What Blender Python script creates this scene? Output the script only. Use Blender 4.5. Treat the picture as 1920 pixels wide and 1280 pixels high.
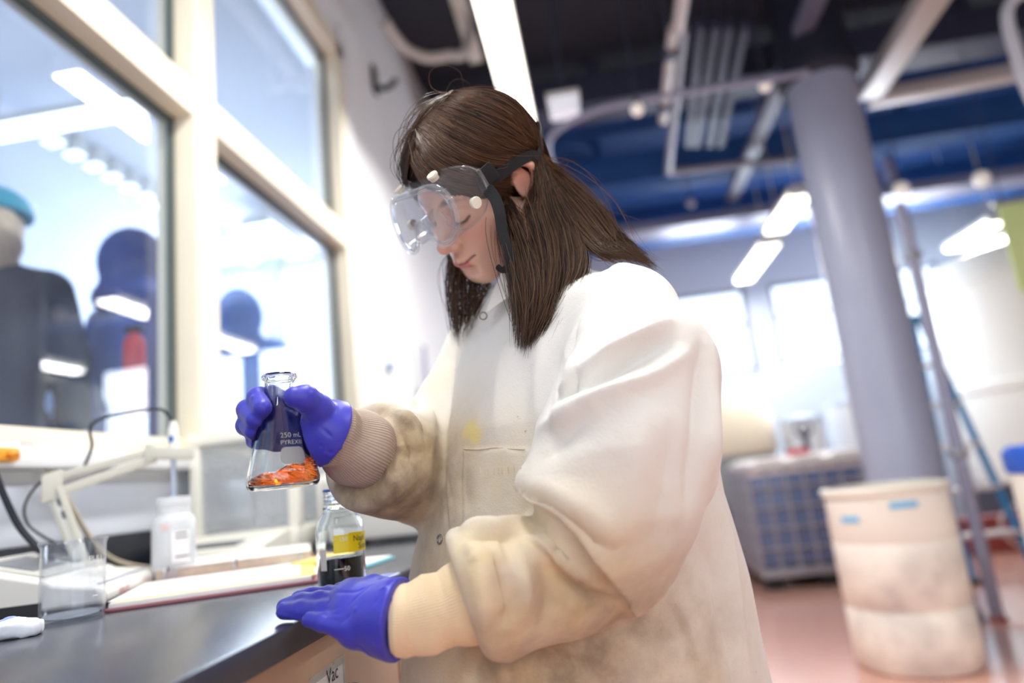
import bpy, bmesh, math, random
import numpy as np
from mathutils import Vector, Matrix

for o in list(bpy.data.objects): bpy.data.objects.remove(o)
S = bpy.context.scene
C = S.collection
rnd = random.Random(7)
nr = np.random.RandomState(11)

# ------------------------------------------------------------------ camera
FPX = 1280.0                                   # 24 mm lens on a 36 mm sensor, 1920 px wide
EYE = np.array([0.0, 0.0, 1.035])
def _n(v): v = np.asarray(v, float); return v/np.linalg.norm(v)
_up = _n([280-960, -5600-640, FPX]); _fw = np.array([1140-960, 912-640, FPX])
_fw = _n(_fw-_up*_fw.dot(_up)); _rt = np.cross(_fw, _up); _rt = _rt if _rt[0] > 0 else -_rt
RW = np.array([_rt, _fw, _up])                 # lens axes (right, down, forward) -> world
def at(px, py, depth):
    return EYE + RW @ np.array([(px-960)/FPX*depth, (py-640)/FPX*depth, depth])
def ray(px, py): return RW @ np.array([px-960, py-640, FPX])
def onX(px, py, X): r = ray(px, py); return EYE + r*((X-EYE[0])/r[0])
def onY(px, py, Y): r = ray(px, py); return EYE + r*((Y-EYE[1])/r[1])
def onZ(px, py, Z): r = ray(px, py); return EYE + r*((Z-EYE[2])/r[2])
def proj(P):
    q = (np.asarray(P, float)-EYE) @ RW
    return np.stack([960+FPX*q[..., 0]/q[..., 2], 640+FPX*q[..., 1]/q[..., 2], q[..., 2]], -1)

cam = bpy.data.cameras.new('camera'); cam.lens = 24; cam.sensor_width = 36
cam.clip_start = 0.02; cam.clip_end = 200
co = bpy.data.objects.new('camera', cam); C.objects.link(co)
M = Matrix.Identity(4)
for i in range(3):
    M[i][0] = RW[i][0]; M[i][1] = -RW[i][1]; M[i][2] = -RW[i][2]; M[i][3] = EYE[i]
co.matrix_world = M
cam.dof.use_dof = True; cam.dof.focus_distance = 0.84; cam.dof.aperture_fstop = 1.5
S.camera = co

# ------------------------------------------------------------------ world, lights, exposure
S.view_settings.view_transform = 'Standard'; S.view_settings.look = 'None'
S.view_settings.gamma = 1.0; S.view_settings.use_curve_mapping = False
S.view_settings.exposure = -0.6
cy = S.cycles
cy.max_bounces = 14; cy.transmission_bounces = 12; cy.transparent_max_bounces = 16; cy.glossy_bounces = 5; cy.diffuse_bounces = 4
cy.caustics_reflective = False; cy.caustics_refractive = True; cy.sample_clamp_indirect = 6.0

W = bpy.data.worlds.new('sky'); S.world = W; W.use_nodes = True
bg = W.node_tree.nodes['Background']; bg.inputs[0].default_value = (0.86, 0.93, 1.0, 1); bg.inputs[1].default_value = 4.0

def area(name, loc, rot, sx, sy, power, color=(1, 1, 1)):
    l = bpy.data.lights.new(name, 'AREA'); l.shape = 'RECTANGLE'; l.size = sx; l.size_y = sy
    l.energy = power; l.color = color
    o = bpy.data.objects.new(name, l); C.objects.link(o); o.location = loc; o.rotation_euler = rot
    return o
R90 = math.pi/2
# daylight entering by each window opening in view
for k, (x_, z_, w_, h_) in enumerate(((1.625, 2.64, .95, 1.12), (2.87, 2.66, .94, 1.08), (4.06, 2.65, .88, 1.1))):
    area('far_window_daylight', (x_, 8.97, z_), (-R90, 0, 0), w_, h_, 70, (0.84, 0.92, 1.0))
area('neighbour_daylight', (-2.94, 6.87, 2.8), (-R90, 0, 0), .78, 1.7, 72, (0.92, 0.96, 1.0))
area('neighbour_daylight', (-3.77, 6.87, 3.0), (-R90, 0, 0), .69, 1.36, 56, (0.92, 0.96, 1.0))
area('rear_fill', (1.3, -3.57, 2.2), (R90, 0, 0), 4.6, 2.2, 34, (0.92, 0.95, 1.0))  # soft fill from behind the camera, added as an unseen window

# ------------------------------------------------------------------ helpers: materials
def L(c):                                     # sRGB 0-255 -> linear
    return tuple(((x/255)/12.92 if x/255 <= 0.04045 else ((x/255+0.055)/1.055)**2.4) for x in c)
def mat(name, rgb, rough=0.5, metal=0.0, noise=0.0, scale=20, bump=0.0, bscale=200, coat=0.0, trans=0.0, ior=1.45, emit=0.0, emitc=None, alpha=1.0, sheen=0.0, spec=0.5, sss=0.0):
    m = bpy.data.materials.new(name); m.use_nodes = True
    nt = m.node_tree; b = nt.nodes['Principled BSDF']
    c = L(rgb)
    b.inputs['Base Color'].default_value = (*c, 1); b.inputs['Roughness'].default_value = rough
    b.inputs['Metallic'].default_value = metal; b.inputs['IOR'].default_value = ior
    b.inputs['Coat Weight'].default_value = coat; b.inputs['Transmission Weight'].default_value = trans
    b.inputs['Alpha'].default_value = alpha; b.inputs['Sheen Weight'].default_value = sheen
    b.inputs['Specular IOR Level'].default_value = spec
    if sss: b.inputs['Subsurface Weight'].default_value = sss; b.inputs['Subsurface Scale'].default_value = 0.004; b.inputs['Subsurface Radius'].default_value = (1, .35, .2)
    if emit:
        b.inputs['Emission Color'].default_value = (*L(emitc or rgb), 1); b.inputs['Emission Strength'].default_value = emit
    tc = nt.nodes.new('ShaderNodeTexCoord')
    if noise:
        n = nt.nodes.new('ShaderNodeTexNoise'); n.inputs['Scale'].default_value = scale; n.inputs['Detail'].default_value = 5
        nt.links.new(tc.outputs['Object'], n.inputs['Vector'])
        r = nt.nodes.new('ShaderNodeValToRGB')
        r.color_ramp.elements[0].position = 0.3; r.color_ramp.elements[1].position = 0.7
        r.color_ramp.elements[0].color = (*[x*(1-noise) for x in c], 1); r.color_ramp.elements[1].color = (*[min(1, x*(1+noise*.5)) for x in c], 1)
        nt.links.new(n.outputs['Fac'], r.inputs['Fac']); nt.links.new(r.outputs['Color'], b.inputs['Base Color'])
    if bump:
        n2 = nt.nodes.new('ShaderNodeTexNoise'); n2.inputs['Scale'].default_value = bscale; n2.inputs['Detail'].default_value = 3
        nt.links.new(tc.outputs['Object'], n2.inputs['Vector'])
        bp = nt.nodes.new('ShaderNodeBump'); bp.inputs['Strength'].default_value = bump; bp.inputs['Distance'].default_value = 0.002
        nt.links.new(n2.outputs['Fac'], bp.inputs['Height']); nt.links.new(bp.outputs['Normal'], b.inputs['Normal'])
    return m
def pane_mat(name, tint, refl_ior=1.45, haze=0.0, hazec=(235, 240, 250), rough=0.0):
    """clear sheet: straight-through glass with fresnel reflection and an optional dusty haze"""
    m = bpy.data.materials.new(name); m.use_nodes = True; nt = m.node_tree; nt.nodes.clear()
    out = nt.nodes.new('ShaderNodeOutputMaterial'); t = nt.nodes.new('ShaderNodeBsdfTransparent'); g = nt.nodes.new('ShaderNodeBsdfGlossy')
    t.inputs[0].default_value = (*tint, 1); g.inputs['Roughness'].default_value = rough
    f = nt.nodes.new('ShaderNodeFresnel'); ge = nt.nodes.new('ShaderNodeNewGeometry'); io = nt.nodes.new('ShaderNodeMapRange')
    io.inputs['To Min'].default_value = refl_ior; io.inputs['To Max'].default_value = 1/refl_ior      # same reflectance on both faces of the sheet
    nt.links.new(ge.outputs['Backfacing'], io.inputs['Value']); nt.links.new(io.outputs[0], f.inputs['IOR'])
    mx = nt.nodes.new('ShaderNodeMixShader'); nt.links.new(f.outputs[0], mx.inputs[0])
    nt.links.new(t.outputs[0], mx.inputs[1]); nt.links.new(g.outputs[0], mx.inputs[2]); last = mx
    if haze:
        d = nt.nodes.new('ShaderNodeBsdfDiffuse'); d.inputs[0].default_value = (*L(hazec), 1)
        m2 = nt.nodes.new('ShaderNodeMixShader')
        n = nt.nodes.new('ShaderNodeTexNoise'); n.inputs['Scale'].default_value = 9; n.inputs['Detail'].default_value = 6
        mr = nt.nodes.new('ShaderNodeMapRange'); mr.inputs['To Min'].default_value = haze*.5; mr.inputs['To Max'].default_value = haze*1.5
        tc = nt.nodes.new('ShaderNodeTexCoord'); nt.links.new(tc.outputs['Object'], n.inputs['Vector'])
        nt.links.new(n.outputs['Fac'], mr.inputs['Value']); nt.links.new(mr.outputs[0], m2.inputs[0])
        nt.links.new(mx.outputs[0], m2.inputs[1]); nt.links.new(d.outputs[0], m2.inputs[2]); last = m2
    nt.links.new(last.outputs[0], out.inputs[0]); return m
def glass_mat(name, rgb=(255, 255, 255), ior=1.47, rough=0.0, dens=0.0, volc=None):
    m = bpy.data.materials.new(name); m.use_nodes = True; nt = m.node_tree; nt.nodes.clear()
    out = nt.nodes.new('ShaderNodeOutputMaterial'); g = nt.nodes.new('ShaderNodeBsdfGlass')
    g.inputs['Color'].default_value = (*L(rgb), 1); g.inputs['IOR'].default_value = ior; g.inputs['Roughness'].default_value = rough
    nt.links.new(g.outputs[0], out.inputs[0])
    if dens:
        v = nt.nodes.new('ShaderNodeVolumeAbsorption'); v.inputs[0].default_value = (*L(volc), 1); v.inputs[1].default_value = dens
        nt.links.new(v.outputs[0], out.inputs[1])
    return m

# ------------------------------------------------------------------ helpers: meshes
class MB:
    def __init__(s): s.v = []; s.f = []
    def add(s, vs, fs):
        k = len(s.v); s.v += [tuple(map(float, v)) for v in vs]; s.f += [tuple(i+k for i in f) for f in fs]; return s
    def box(s, a, b, bev=0.0, rot=0.0, piv=None):
        a = np.array(a, float); b = np.array(b, float); lo = np.minimum(a, b); hi = np.maximum(a, b)
        bm = bmesh.new(); bmesh.ops.create_cube(bm, size=1)
        for v in bm.verts: v.co = Vector([(lo[i]+hi[i])/2+v.co[i]*(hi[i]-lo[i]) for i in range(3)])
        if bev: bmesh.ops.bevel(bm, geom=bm.edges[:], offset=min(bev, min(hi-lo)*.45), segments=2, affect='EDGES', profile=.6)
        if rot:
            pv = Vector(piv if piv is not None else (lo+hi)/2)
            bmesh.ops.rotate(bm, verts=bm.verts, cent=pv, matrix=Matrix.Rotation(rot, 3, 'Z'))
        bm.verts.index_update()
        s.add([v.co for v in bm.verts], [[v.index for v in f.verts] for f in bm.faces]); bm.free(); return s
    def obox(s, c, ax, ay, az, bev=0.0):          # oriented box: centre and three half-axis vectors
        bm = bmesh.new(); bmesh.ops.create_cube(bm, size=2)
        la, lb, lc = [np.linalg.norm(x) for x in (ax, ay, az)]
        for v in bm.verts: v.co = Vector((v.co[0]*la, v.co[1]*lb, v.co[2]*lc))
        if bev: bmesh.ops.bevel(bm, geom=bm.edges[:], offset=min(bev, min(la, lb, lc)*.9), segments=2, affect='EDGES', profile=.6)
        bm.verts.index_update(); c = np.asarray(c, float); A = np.array([_n(ax), _n(ay), _n(az)])
        s.add([c+np.array(v.co)@A for v in bm.verts], [[v.index for v in f.verts] for f in bm.faces]); bm.free(); return s
    def tube(s, pts, r, n=12, caps=True, closed=False, flat=None):
        P = np.asarray(pts, float); m = len(P); r = np.broadcast_to(np.asarray(r, float), (m,))
        T = np.gradient(P, axis=0)
        if closed: T = np.roll(P, -1, 0)-np.roll(P, 1, 0)
        T /= np.linalg.norm(T, axis=1)[:, None]+1e-12
        u = np.cross(T[0], [0, 0, 1.0]); u = u if np.linalg.norm(u) > .1 else np.cross(T[0], [1.0, 0, 0]); u = _n(u)
        vs = []
        for i in range(m):
            u = _n(u-T[i]*u.dot(T[i])); w = np.cross(T[i], u)
            for k in range(n):
                a = 2*math.pi*k/n; vs.append(P[i]+r[i]*(math.cos(a)*u+math.sin(a)*w))
        fs = []
        for i in range(m if closed else m-1):
            j = (i+1) % m
            for k in range(n): fs.append((i*n+k, i*n+(k+1) % n, j*n+(k+1) % n, j*n+k))
        if caps and not closed: fs += [tuple(range(n))[::-1], tuple((m-1)*n+k for k in range(n))]
        return s.add(vs, fs)
    def cyl(s, a, b, r, n=20, r2=None): return s.tube([a, b], [r, r if r2 is None else r2], n)
    def lathe(s, prof, c=(0, 0, 0), n=48, closed=False):
        vs = []; fs = []; m = len(prof)
        for (r, z) in prof:
            for k in range(n):
                a = 2*math.pi*k/n; vs.append((c[0]+r*math.cos(a), c[1]+r*math.sin(a), c[2]+z))
        for i in range(m if closed else m-1):
            j = (i+1) % m
            for k in range(n): fs.append((i*n+k, i*n+(k+1) % n, j*n+(k+1) % n, j*n+k))
        if not closed:
            if prof[0][0] > 1e-6: fs.append(tuple(range(n))[::-1])
            if prof[-1][0] > 1e-6: fs.append(tuple((m-1)*n+k for k in range(n)))
        return s.add(vs, fs)
    def ball(s, c, r, n=16):
        r = np.broadcast_to(np.asarray(r, float), (3,)); vs = []; fs = []
        for i in range(n//2+1):
            t = math.pi*i/(n//2)
            for k in range(n):
                a = 2*math.pi*k/n; vs.append((c[0]+r[0]*math.sin(t)*math.cos(a), c[1]+r[1]*math.sin(t)*math.sin(a), c[2]+r[2]*math.cos(t)))
        for i in range(n//2):
            for k in range(n): fs.append((i*n+k, (i+1)*n+k, (i+1)*n+(k+1) % n, i*n+(k+1) % n))
        return s.add(vs, fs)
    def prism(s, poly, ax0, u, v, w):             # polygon (a,b) -> ax0+a*u+b*v, extruded by w
        ax0, u, v, w = [np.asarray(x, float) for x in (ax0, u, v, w)]; n = len(poly)
        A = [ax0+a*u+b*v for a, b in poly]
        return s.add(A+[p+w for p in A], [tuple(range(n))[::-1], tuple(range(n, 2*n))]+[(i, (i+1) % n, n+(i+1) % n, n+i) for i in range(n)])
    def build(s, name, m, parent=None, smooth=True, angle=40, bev=0, recalc=True):
        me = bpy.data.meshes.new(name); me.from_pydata(s.v, [], s.f); me.update()
        bm = bmesh.new(); bm.from_mesh(me)
        bmesh.ops.remove_doubles(bm, verts=bm.verts, dist=1e-6)
        if recalc: bmesh.ops.recalc_face_normals(bm, faces=bm.faces)
        bm.to_mesh(me); bm.free()
        return link(name, me, m, parent, smooth, angle)
def link(name, me, m, parent=None, smooth=True, angle=40):
    o = bpy.data.objects.new(name, me); C.objects.link(o)
    if m: me.materials.append(m)
    if smooth:
        me.shade_smooth()
        if angle < 180: me.set_sharp_from_angle(angle=math.radians(angle))
    if parent is not None: o.parent = parent; o.matrix_parent_inverse = parent.matrix_basis.inverted()
    return o
def np_mesh(name, V, F, m, parent=None, angle=180):
    me = bpy.data.meshes.new(name); V = np.asarray(V, np.float32); F = np.asarray(F, np.int32)
    k = F.shape[1]
    me.vertices.add(len(V)); me.vertices.foreach_set('co', V.ravel())
    me.loops.add(F.size); me.loops.foreach_set('vertex_index', F.ravel())
    me.polygons.add(len(F)); me.polygons.foreach_set('loop_start', np.arange(len(F), dtype=np.int32)*k)
    me.update(calc_edges=True); me.validate()
    return link(name, me, m, parent, True, angle)
def thing(name, loc, label, cat, group=None):
    o = bpy.data.objects.new(name, None); C.objects.link(o); o.location = tuple(map(float, loc)); o.empty_display_size = .05
    return tag(o, label, cat, group)
def tag(o, label, cat, group=None, kind=None):
    o['label'] = label; o['category'] = cat
    if group: o['group'] = group
    if kind: o['kind'] = kind
    return o
def struct(o): o['kind'] = 'structure'; return o
def sempty(name, loc): o = bpy.data.objects.new(name, None); C.objects.link(o); o.location = tuple(map(float, loc)); o.empty_display_size = .05; return struct(o)
def spline(pts, n=40):                            # catmull-rom through points
    P = np.asarray(pts, float); P = np.vstack([2*P[0]-P[1], P, 2*P[-1]-P[-2]]); out = []
    m = len(P)-3
    for t in np.linspace(0, m-1e-9, n):
        i = int(t); u = t-i; a, b, c, d = P[i:i+4]
        out.append(.5*((2*b)+(-a+c)*u+(2*a-5*b+4*c-d)*u*u+(-a+3*b-3*c+d)*u**3))
    return np.array(out)
def text_mesh(txt, size, depth=0.0):
    """triangulated lettering in the XY plane, as (verts, faces) arrays"""
    cu = bpy.data.curves.new('lettering', 'FONT'); cu.body = txt; cu.size = size; cu.align_x = 'LEFT'; cu.resolution_u = 3
    ob = bpy.data.objects.new('lettering', cu); C.objects.link(ob)
    dg = bpy.context.evaluated_depsgraph_get(); me = bpy.data.meshes.new_from_object(ob.evaluated_get(dg))
    V = np.array([v.co for v in me.vertices]) if len(me.vertices) else np.zeros((0, 3)); F = [tuple(p.vertices) for p in me.polygons]
    bpy.data.objects.remove(ob); bpy.data.curves.remove(cu); bpy.data.meshes.remove(me)
    return V, F

# ------------------------------------------------------------------ helpers: sculpting by distance fields
def smin(a, b, k):
    h = np.clip(.5+.5*(b-a)/k, 0, 1); return b*(1-h)+a*h-k*h*(1-h)
def smax(a, b, k): return -smin(-a, -b, k)
def cap(P, a, b, ra, rb):
    a = np.asarray(a, float); b = np.asarray(b, float); ab = b-a
    t = np.clip((P-a)@ab/(ab@ab+1e-12), 0, 1); q = P-a-t[:, None]*ab
    return np.sqrt(np.einsum('ij,ij->i', q, q))-(ra+(rb-ra)*t)
def chain(P, pts, rs, k=.01):
    d = None
    for i in range(len(pts)-1):
        e = cap(P, pts[i], pts[i+1], rs[i], rs[i+1]); d = e if d is None else smin(d, e, k)
    return d
def ell(P, c, r, Rm=None):
    q = P-np.asarray(c, float)
    if Rm is not None: q = q@Rm
    r = np.asarray(r, float); k0 = np.sqrt(((q/r)**2).sum(1)); k1 = np.sqrt(((q/r**2)**2).sum(1))+1e-9
    return k0*(k0-1)/k1
def mesh_sdf(fn, lo, hi, h, block=4, slack=1.0):
    """surface nets over a sparsely evaluated grid; returns verts, quads"""
    lo = np.asarray(lo, float); hi = np.asarray(hi, float)
    nb = np.ceil((hi-lo)/(h*block)).astype(int); n = nb*block+1
    gc = np.stack(np.meshgrid(*[np.arange(k+1) for k in nb], indexing='ij'), -1)
    cc = lo+gc.reshape(-1, 3)*(h*block); dc = fn(cc).reshape(nb+1)
    V = np.repeat(np.repeat(np.repeat(dc[:-1, :-1, :-1], block, 0), block, 1), block, 2)
    V = np.pad(V, ((0, 1),)*3, mode='edge')
    near = np.abs(dc) < h*block*1.8*slack
    act = np.zeros(nb, bool)
    for i in (0, 1):
        for j in (0, 1):
            for k in (0, 1): act |= near[i:i+nb[0], j:j+nb[1], k:k+nb[2]]
    m = np.zeros(n, bool)
    A = np.repeat(np.repeat(np.repeat(act, block, 0), block, 1), block, 2)
    for i in (0, 1):
        for j in (0, 1):
            for k in (0, 1): m[i:i+A.shape[0], j:j+A.shape[1], k:k+A.shape[2]] |= A
    idx = np.argwhere(m); vals = np.empty(len(idx))
    for s in range(0, len(idx), 400000): vals[s:s+400000] = fn(lo+idx[s:s+400000]*h)
    V[m] = vals
    sg = V < 0
    cn = np.zeros(np.array(n)-1, np.int8)
    for i in (0, 1):
        for j in (0, 1):
            for k in (0, 1): cn += sg[i:n[0]-1+i, j:n[1]-1+j, k:n[2]-1+k]
    cells = np.argwhere((cn > 0) & (cn < 8)); cid = -np.ones(np.array(n)-1, np.int64); cid[tuple(cells.T)] = np.arange(len(cells))
    acc = np.zeros((len(cells), 3)); cnt = np.zeros(len(cells))
    cor = [(i, j, k) for i in (0, 1) for j in (0, 1) for k in (0, 1)]
    val = {c: V[tuple((cells+c).T)] for c in cor}
    for a in cor:
        for ax in range(3):
            if a[ax]: continue
            b = list(a); b[ax] = 1; b = tuple(b); va, vb = val[a], val[b]; cr = (va < 0) != (vb < 0)
            t = np.where(cr, va/np.where(cr, va-vb, 1), 0); p = np.tile(np.array(a, float), (len(cells), 1)); p[:, ax] += t
            acc[cr] += p[cr]; cnt[cr] += 1
    verts = lo+(cells+acc/cnt[:, None])*h
    quads = []
    for ax in range(3):
        b, c = (ax+1) % 3, (ax+2) % 3
        s0 = [slice(None)]*3; s1 = [slice(None)]*3; s0[ax] = slice(0, -1); s1[ax] = slice(1, None)
        for q in (b, c): s0[q] = slice(1, -1); s1[q] = slice(1, -1)
        A0, A1 = sg[tuple(s0)], sg[tuple(s1)]; e = np.argwhere(A0 != A1)
        if not len(e): continue
        inn = A0[tuple(e.T)]; off = np.zeros(3, int); off[b] = 1; off[c] = 1; g = e+off
        def cc_(db, dc2): h_ = g.copy(); h_[:, b] += db; h_[:, c] += dc2; return cid[tuple(h_.T)]
        q = np.stack([cc_(-1, -1), cc_(0, -1), cc_(0, 0), cc_(-1, 0)], 1)
        q[~inn] = q[~inn][:, ::-1]; quads.append(q)
    Q = np.vstack(quads); Q = Q[(Q >= 0).all(1)]
    return verts, Q
def vnormals(V, F):
    a = np.cross(V[F[:, 2]]-V[F[:, 0]], V[F[:, 3]]-V[F[:, 1]]); N = np.zeros_like(V)
    for i in range(4): np.add.at(N, F[:, i], a)
    return N/(np.linalg.norm(N, axis=1)[:, None]+1e-12)
def relax(V, F, it=2, lam=.5):
    E = np.vstack([F[:, [0, 1]], F[:, [1, 2]], F[:, [2, 3]], F[:, [3, 0]]])
    dg = np.bincount(E.ravel(), minlength=len(V)).astype(float)[:, None]+1e-9
    for _ in range(it):
        s_ = np.zeros_like(V)
        for ax in range(3):
            s_[:, ax] = np.bincount(E[:, 0], V[E[:, 1], ax], len(V))+np.bincount(E[:, 1], V[E[:, 0], ax], len(V))
        V = V+lam*(s_/dg-V)
    return V
def polydist(P, line):
    """distance to a polyline and the parameter 0..1 along it"""
    best = np.full(len(P), 1e9); tt = np.zeros(len(P)); m = len(line)-1
    for i in range(m):
        a, b = line[i], line[i+1]; ab = b-a; t = np.clip((P-a)@ab/(ab@ab+1e-12), 0, 1); q = P-a-t[:, None]*ab
        d = np.sqrt((q*q).sum(1)); u = d < best; best[u] = d[u]; tt[u] = (i+t[u])/m
    return best, tt
def set_col(o, name, cols):
    a = o.data.attributes.new(name, 'FLOAT_COLOR', 'POINT'); c = np.ones((len(o.data.vertices), 4), np.float32); c[:, :cols.shape[1]] = cols
    a.data.foreach_set('color', c.ravel())
# ================================================================== the room
m_white = mat('wall_paint', (238, 238, 240), .6, noise=.03, scale=3)
m_cream = mat('cream_paint', (240, 230, 208), .45, noise=.03, scale=6)
m_gasket = mat('gasket', (96, 104, 100), .6)
m_floor = mat('floor_epoxy', (214, 164, 148), .25, noise=.08, scale=1.2, coat=.7)
m_ceil = mat('ceiling_paint', (44, 46, 58), .8, noise=.2, scale=2)
m_pane = pane_mat('window_glass', (.93, .97, 1.0), 1.5, haze=.02)
m_blue = mat('blue_steel', (40, 86, 152), .55, noise=.12, scale=3)
m_lilac = mat('grey_lilac_steel', (150, 150, 172), .4, metal=.2)
m_trunk = mat('galvanised_trunking', (196, 188, 186), .4, metal=.3)
m_dim = mat('dark_duct', (62, 64, 86), .5, metal=.2)
m_black = mat('black_plastic', (22, 23, 27), .45)
m_alu = mat('brushed_metal', (190, 192, 196), .3, metal=.9)
XW = -1.2; YB = -3.6; YF = 9.0; XR = 6.6; ZC = 4.6

struct(MB().box((-4.6, YB-.1, -.1), (XR+.1, YF+.1, 0)).build('floor', m_floor, smooth=False))
struct(MB().box((XW-.12, YB-.1, ZC), (XR+.1, YF+.1, ZC+.1)).build('ceiling', m_ceil, smooth=False))
# left wall with its window opening
Y0, Y1, Z0, Z1 = -1.0, 3.34, 1.22, 3.54
w = MB()
w.box((XW-.12, YB, 0), (XW, YF, Z0)); w.box((XW-.12, YB, Z1), (XW, YF, ZC)); w.box((XW-.12, YB, Z0), (XW, Y0, Z1)); w.box((XW-.12, Y1, Z0), (XW, YF, Z1))
struct(w.build('wall_left', m_white, smooth=False))
struct(MB().box((XR, YB, 0), (XR+.12, YF, ZC)).build('wall_right', m_white, smooth=False))
# rear wall (behind the photographer) with a wide opening for the added rear fill
w = MB(); w.box((XW, YB-.12, 0), (XR, YB, 1.1)); w.box((XW, YB-.12, 3.3), (XR, YB, ZC)); w.box((XW, YB-.12, 1.1), (-1.0, YB, 3.3)); w.box((3.6, YB-.12, 1.1), (XR, YB, 3.3))
struct(w.build('wall_rear', m_white, smooth=False))
# far wall with three windows
FW = [(1.15, 2.10, 2.08, 3.2), (2.40, 3.34, 2.12, 3.2), (3.62, 4.5, 2.1, 3.2)]
w = MB(); xs = [XW-.12]+[v for a in FW for v in a[:2]]+[XR]
w.box((xs[0], YF, 0), (XR, YF+.12, 2.08)); w.box((xs[0], YF, 3.2), (XR, YF+.12, ZC))
for i in range(0, len(xs), 2): w.box((xs[i], YF, 2.08), (xs[i+1], YF+.12, 3.2))
struct(w.build('wall_far', mat('far_wall_paint', (214, 224, 240), .6), smooth=False))
for i, (a, b, z0, z1) in enumerate(FW):
    e = sempty('window_%d' % (i+2), ((a+b)/2, YF, z0))
    f = MB()
    for (p, q) in (((a, z0), (a+.05, z1)), ((b-.05, z0), (b, z1)), ((a, z0), (b, z0+.05)), ((a, z1-.05), (b, z1)), ((a, z0+.62), (b, z0+.65))):
        f.box((p[0], YF+.03, p[1]), (q[0], YF+.09, q[1]))
    f.build('window_frame', m_lilac, e, smooth=False)
    MB().box((a+.05, YF+.055, z0+.05), (b-.05, YF+.061, z1-.05)).build('pane', m_pane, e, smooth=False)

# big interior window of the left wall
win = sempty('window_1', (XW-.05, 1.2, Z0))
def frame(name, a, b, m=m_cream, bev=.006): return MB().box(a, b, bev).build(name, m, win)
XI, XO = XW-.10, XW+.035
frame('mullion', (XI, 1.885, Z0), (XO, 2.01, Z1)); frame('mullion', (XI, .25, Z0), (XO, .375, Z1))
frame('transom', (XI, Y0, 2.305), (XO-.004, Y1, 2.425))
frame('end_jamb', (XI, 3.245, Z0), (XO, 3.34, Z1)); frame('end_jamb', (XI, Y0, Z0), (XO, Y0+.1, Z1))
frame('head_rail', (XI, Y0, 3.435), (XO, Y1, Z1)); frame('bottom_rail', (XI, Y0, Z0-.02), (XO, Y1, 1.252))
frame('sill', (XI, Y0-.05, 1.165), (XO+.03, Y1+.05, 1.205), m_white)
for (ya, yb) in ((Y0+.1, .25), (.375, 1.885), (2.01, 3.245)):
    for (za, zb) in ((1.252, 2.305), (2.425, 3.435)):
        MB().box((XW-.054, ya, za), (XW-.048, yb, zb)).build('pane', m_pane, win, smooth=False)
        g = MB(); t = .012
        for (p, q) in (((ya, za), (ya+t, zb)), ((yb-t, za), (yb, zb)), ((ya, za), (yb, za+t)), ((ya, zb-t*1.3), (yb, zb))):
            g.box((XW-.06, p[0], p[1]), (XW-.036, q[0], q[1]))
        g.build('gasket', m_gasket, win, smooth=False)
# white casing round the window end and the wall band above the bench
struct(MB().box((XW, 3.35, 0.95), (XW+.03, 3.47, 3.7), .006).build('trim_1', m_white))
struct(MB().box((XW, YB, 1.012), (XW+.012, 4.2, 1.135), .003).build('trim_2', mat('grey_blue_panel', (232, 238, 250), .35, metal=.15, noise=.05, scale=5)))

# ------------------------------------------------------------------ neighbouring room behind the glass
m_nw = mat('neighbour_paint', (218, 228, 246), .7)
XA, YA, ZA0, ZA1 = -4.4, 6.9, .45, 3.75
struct(MB().box((XA, YB, ZA0-.1), (XW-.121, YA, ZA0)).build('trim_3', mat('raised_floor', (120, 132, 156), .4), smooth=False))
struct(MB().box((XA-.1, YB, ZA1), (XW-.121, YA, ZA1+.1)).build('trim_4', mat('neighbour_ceiling', (234, 239, 248), .7), smooth=False))
struct(MB().box((XA-.12, YB, ZA0-.4), (XA, YA, ZA1)).build('wall_neighbour', m_nw, smooth=False))
AW = [(-4.12, -3.43, 2.9, 3.68), (-3.33, -2.55, 1.95, 3.68)]
w = MB(); w.box((XA, YA, 0), (XW-.12, YA+.12, 1.95)); w.box((XA, YA, 3.68), (XW-.12, YA+.12, ZA1))
w.box((XA, YA, 1.95), (-4.12, YA+.12, 3.68)); w.box((-4.12, YA, 1.95), (-3.43, YA+.12, 2.3)); w.box((-3.43, YA, 1.95), (-3.33, YA+.12, 3.68)); w.box((-2.55, YA, 1.95), (XW-.12, YA+.12, 3.68))
struct(w.build('wall_neighbour_far', m_nw, smooth=False))
for i, (a, b, z0, z1) in enumerate([(-4.12, -3.43, 2.3, 3.68), (-3.33, -2.55, 1.95, 3.68)]):
    e = sempty('window_%d' % (i+5), ((a+b)/2, YA, z0)); f = MB()
    for (p, q) in (((a, z0), (a+.04, z1)), ((b-.04, z0), (b, z1)), ((a, z0), (b, z0+.04)), ((a, z1-.04), (b, z1))): f.box((p[0], YA+.03, p[1]), (q[0], YA+.09, q[1]))
    f.build('window_frame', m_white, e, smooth=False)
    MB().box((a+.04, YA+.055, z0+.04), (b-.04, YA+.061, z1-.04)).build('pane', m_pane, e, smooth=False)

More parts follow.
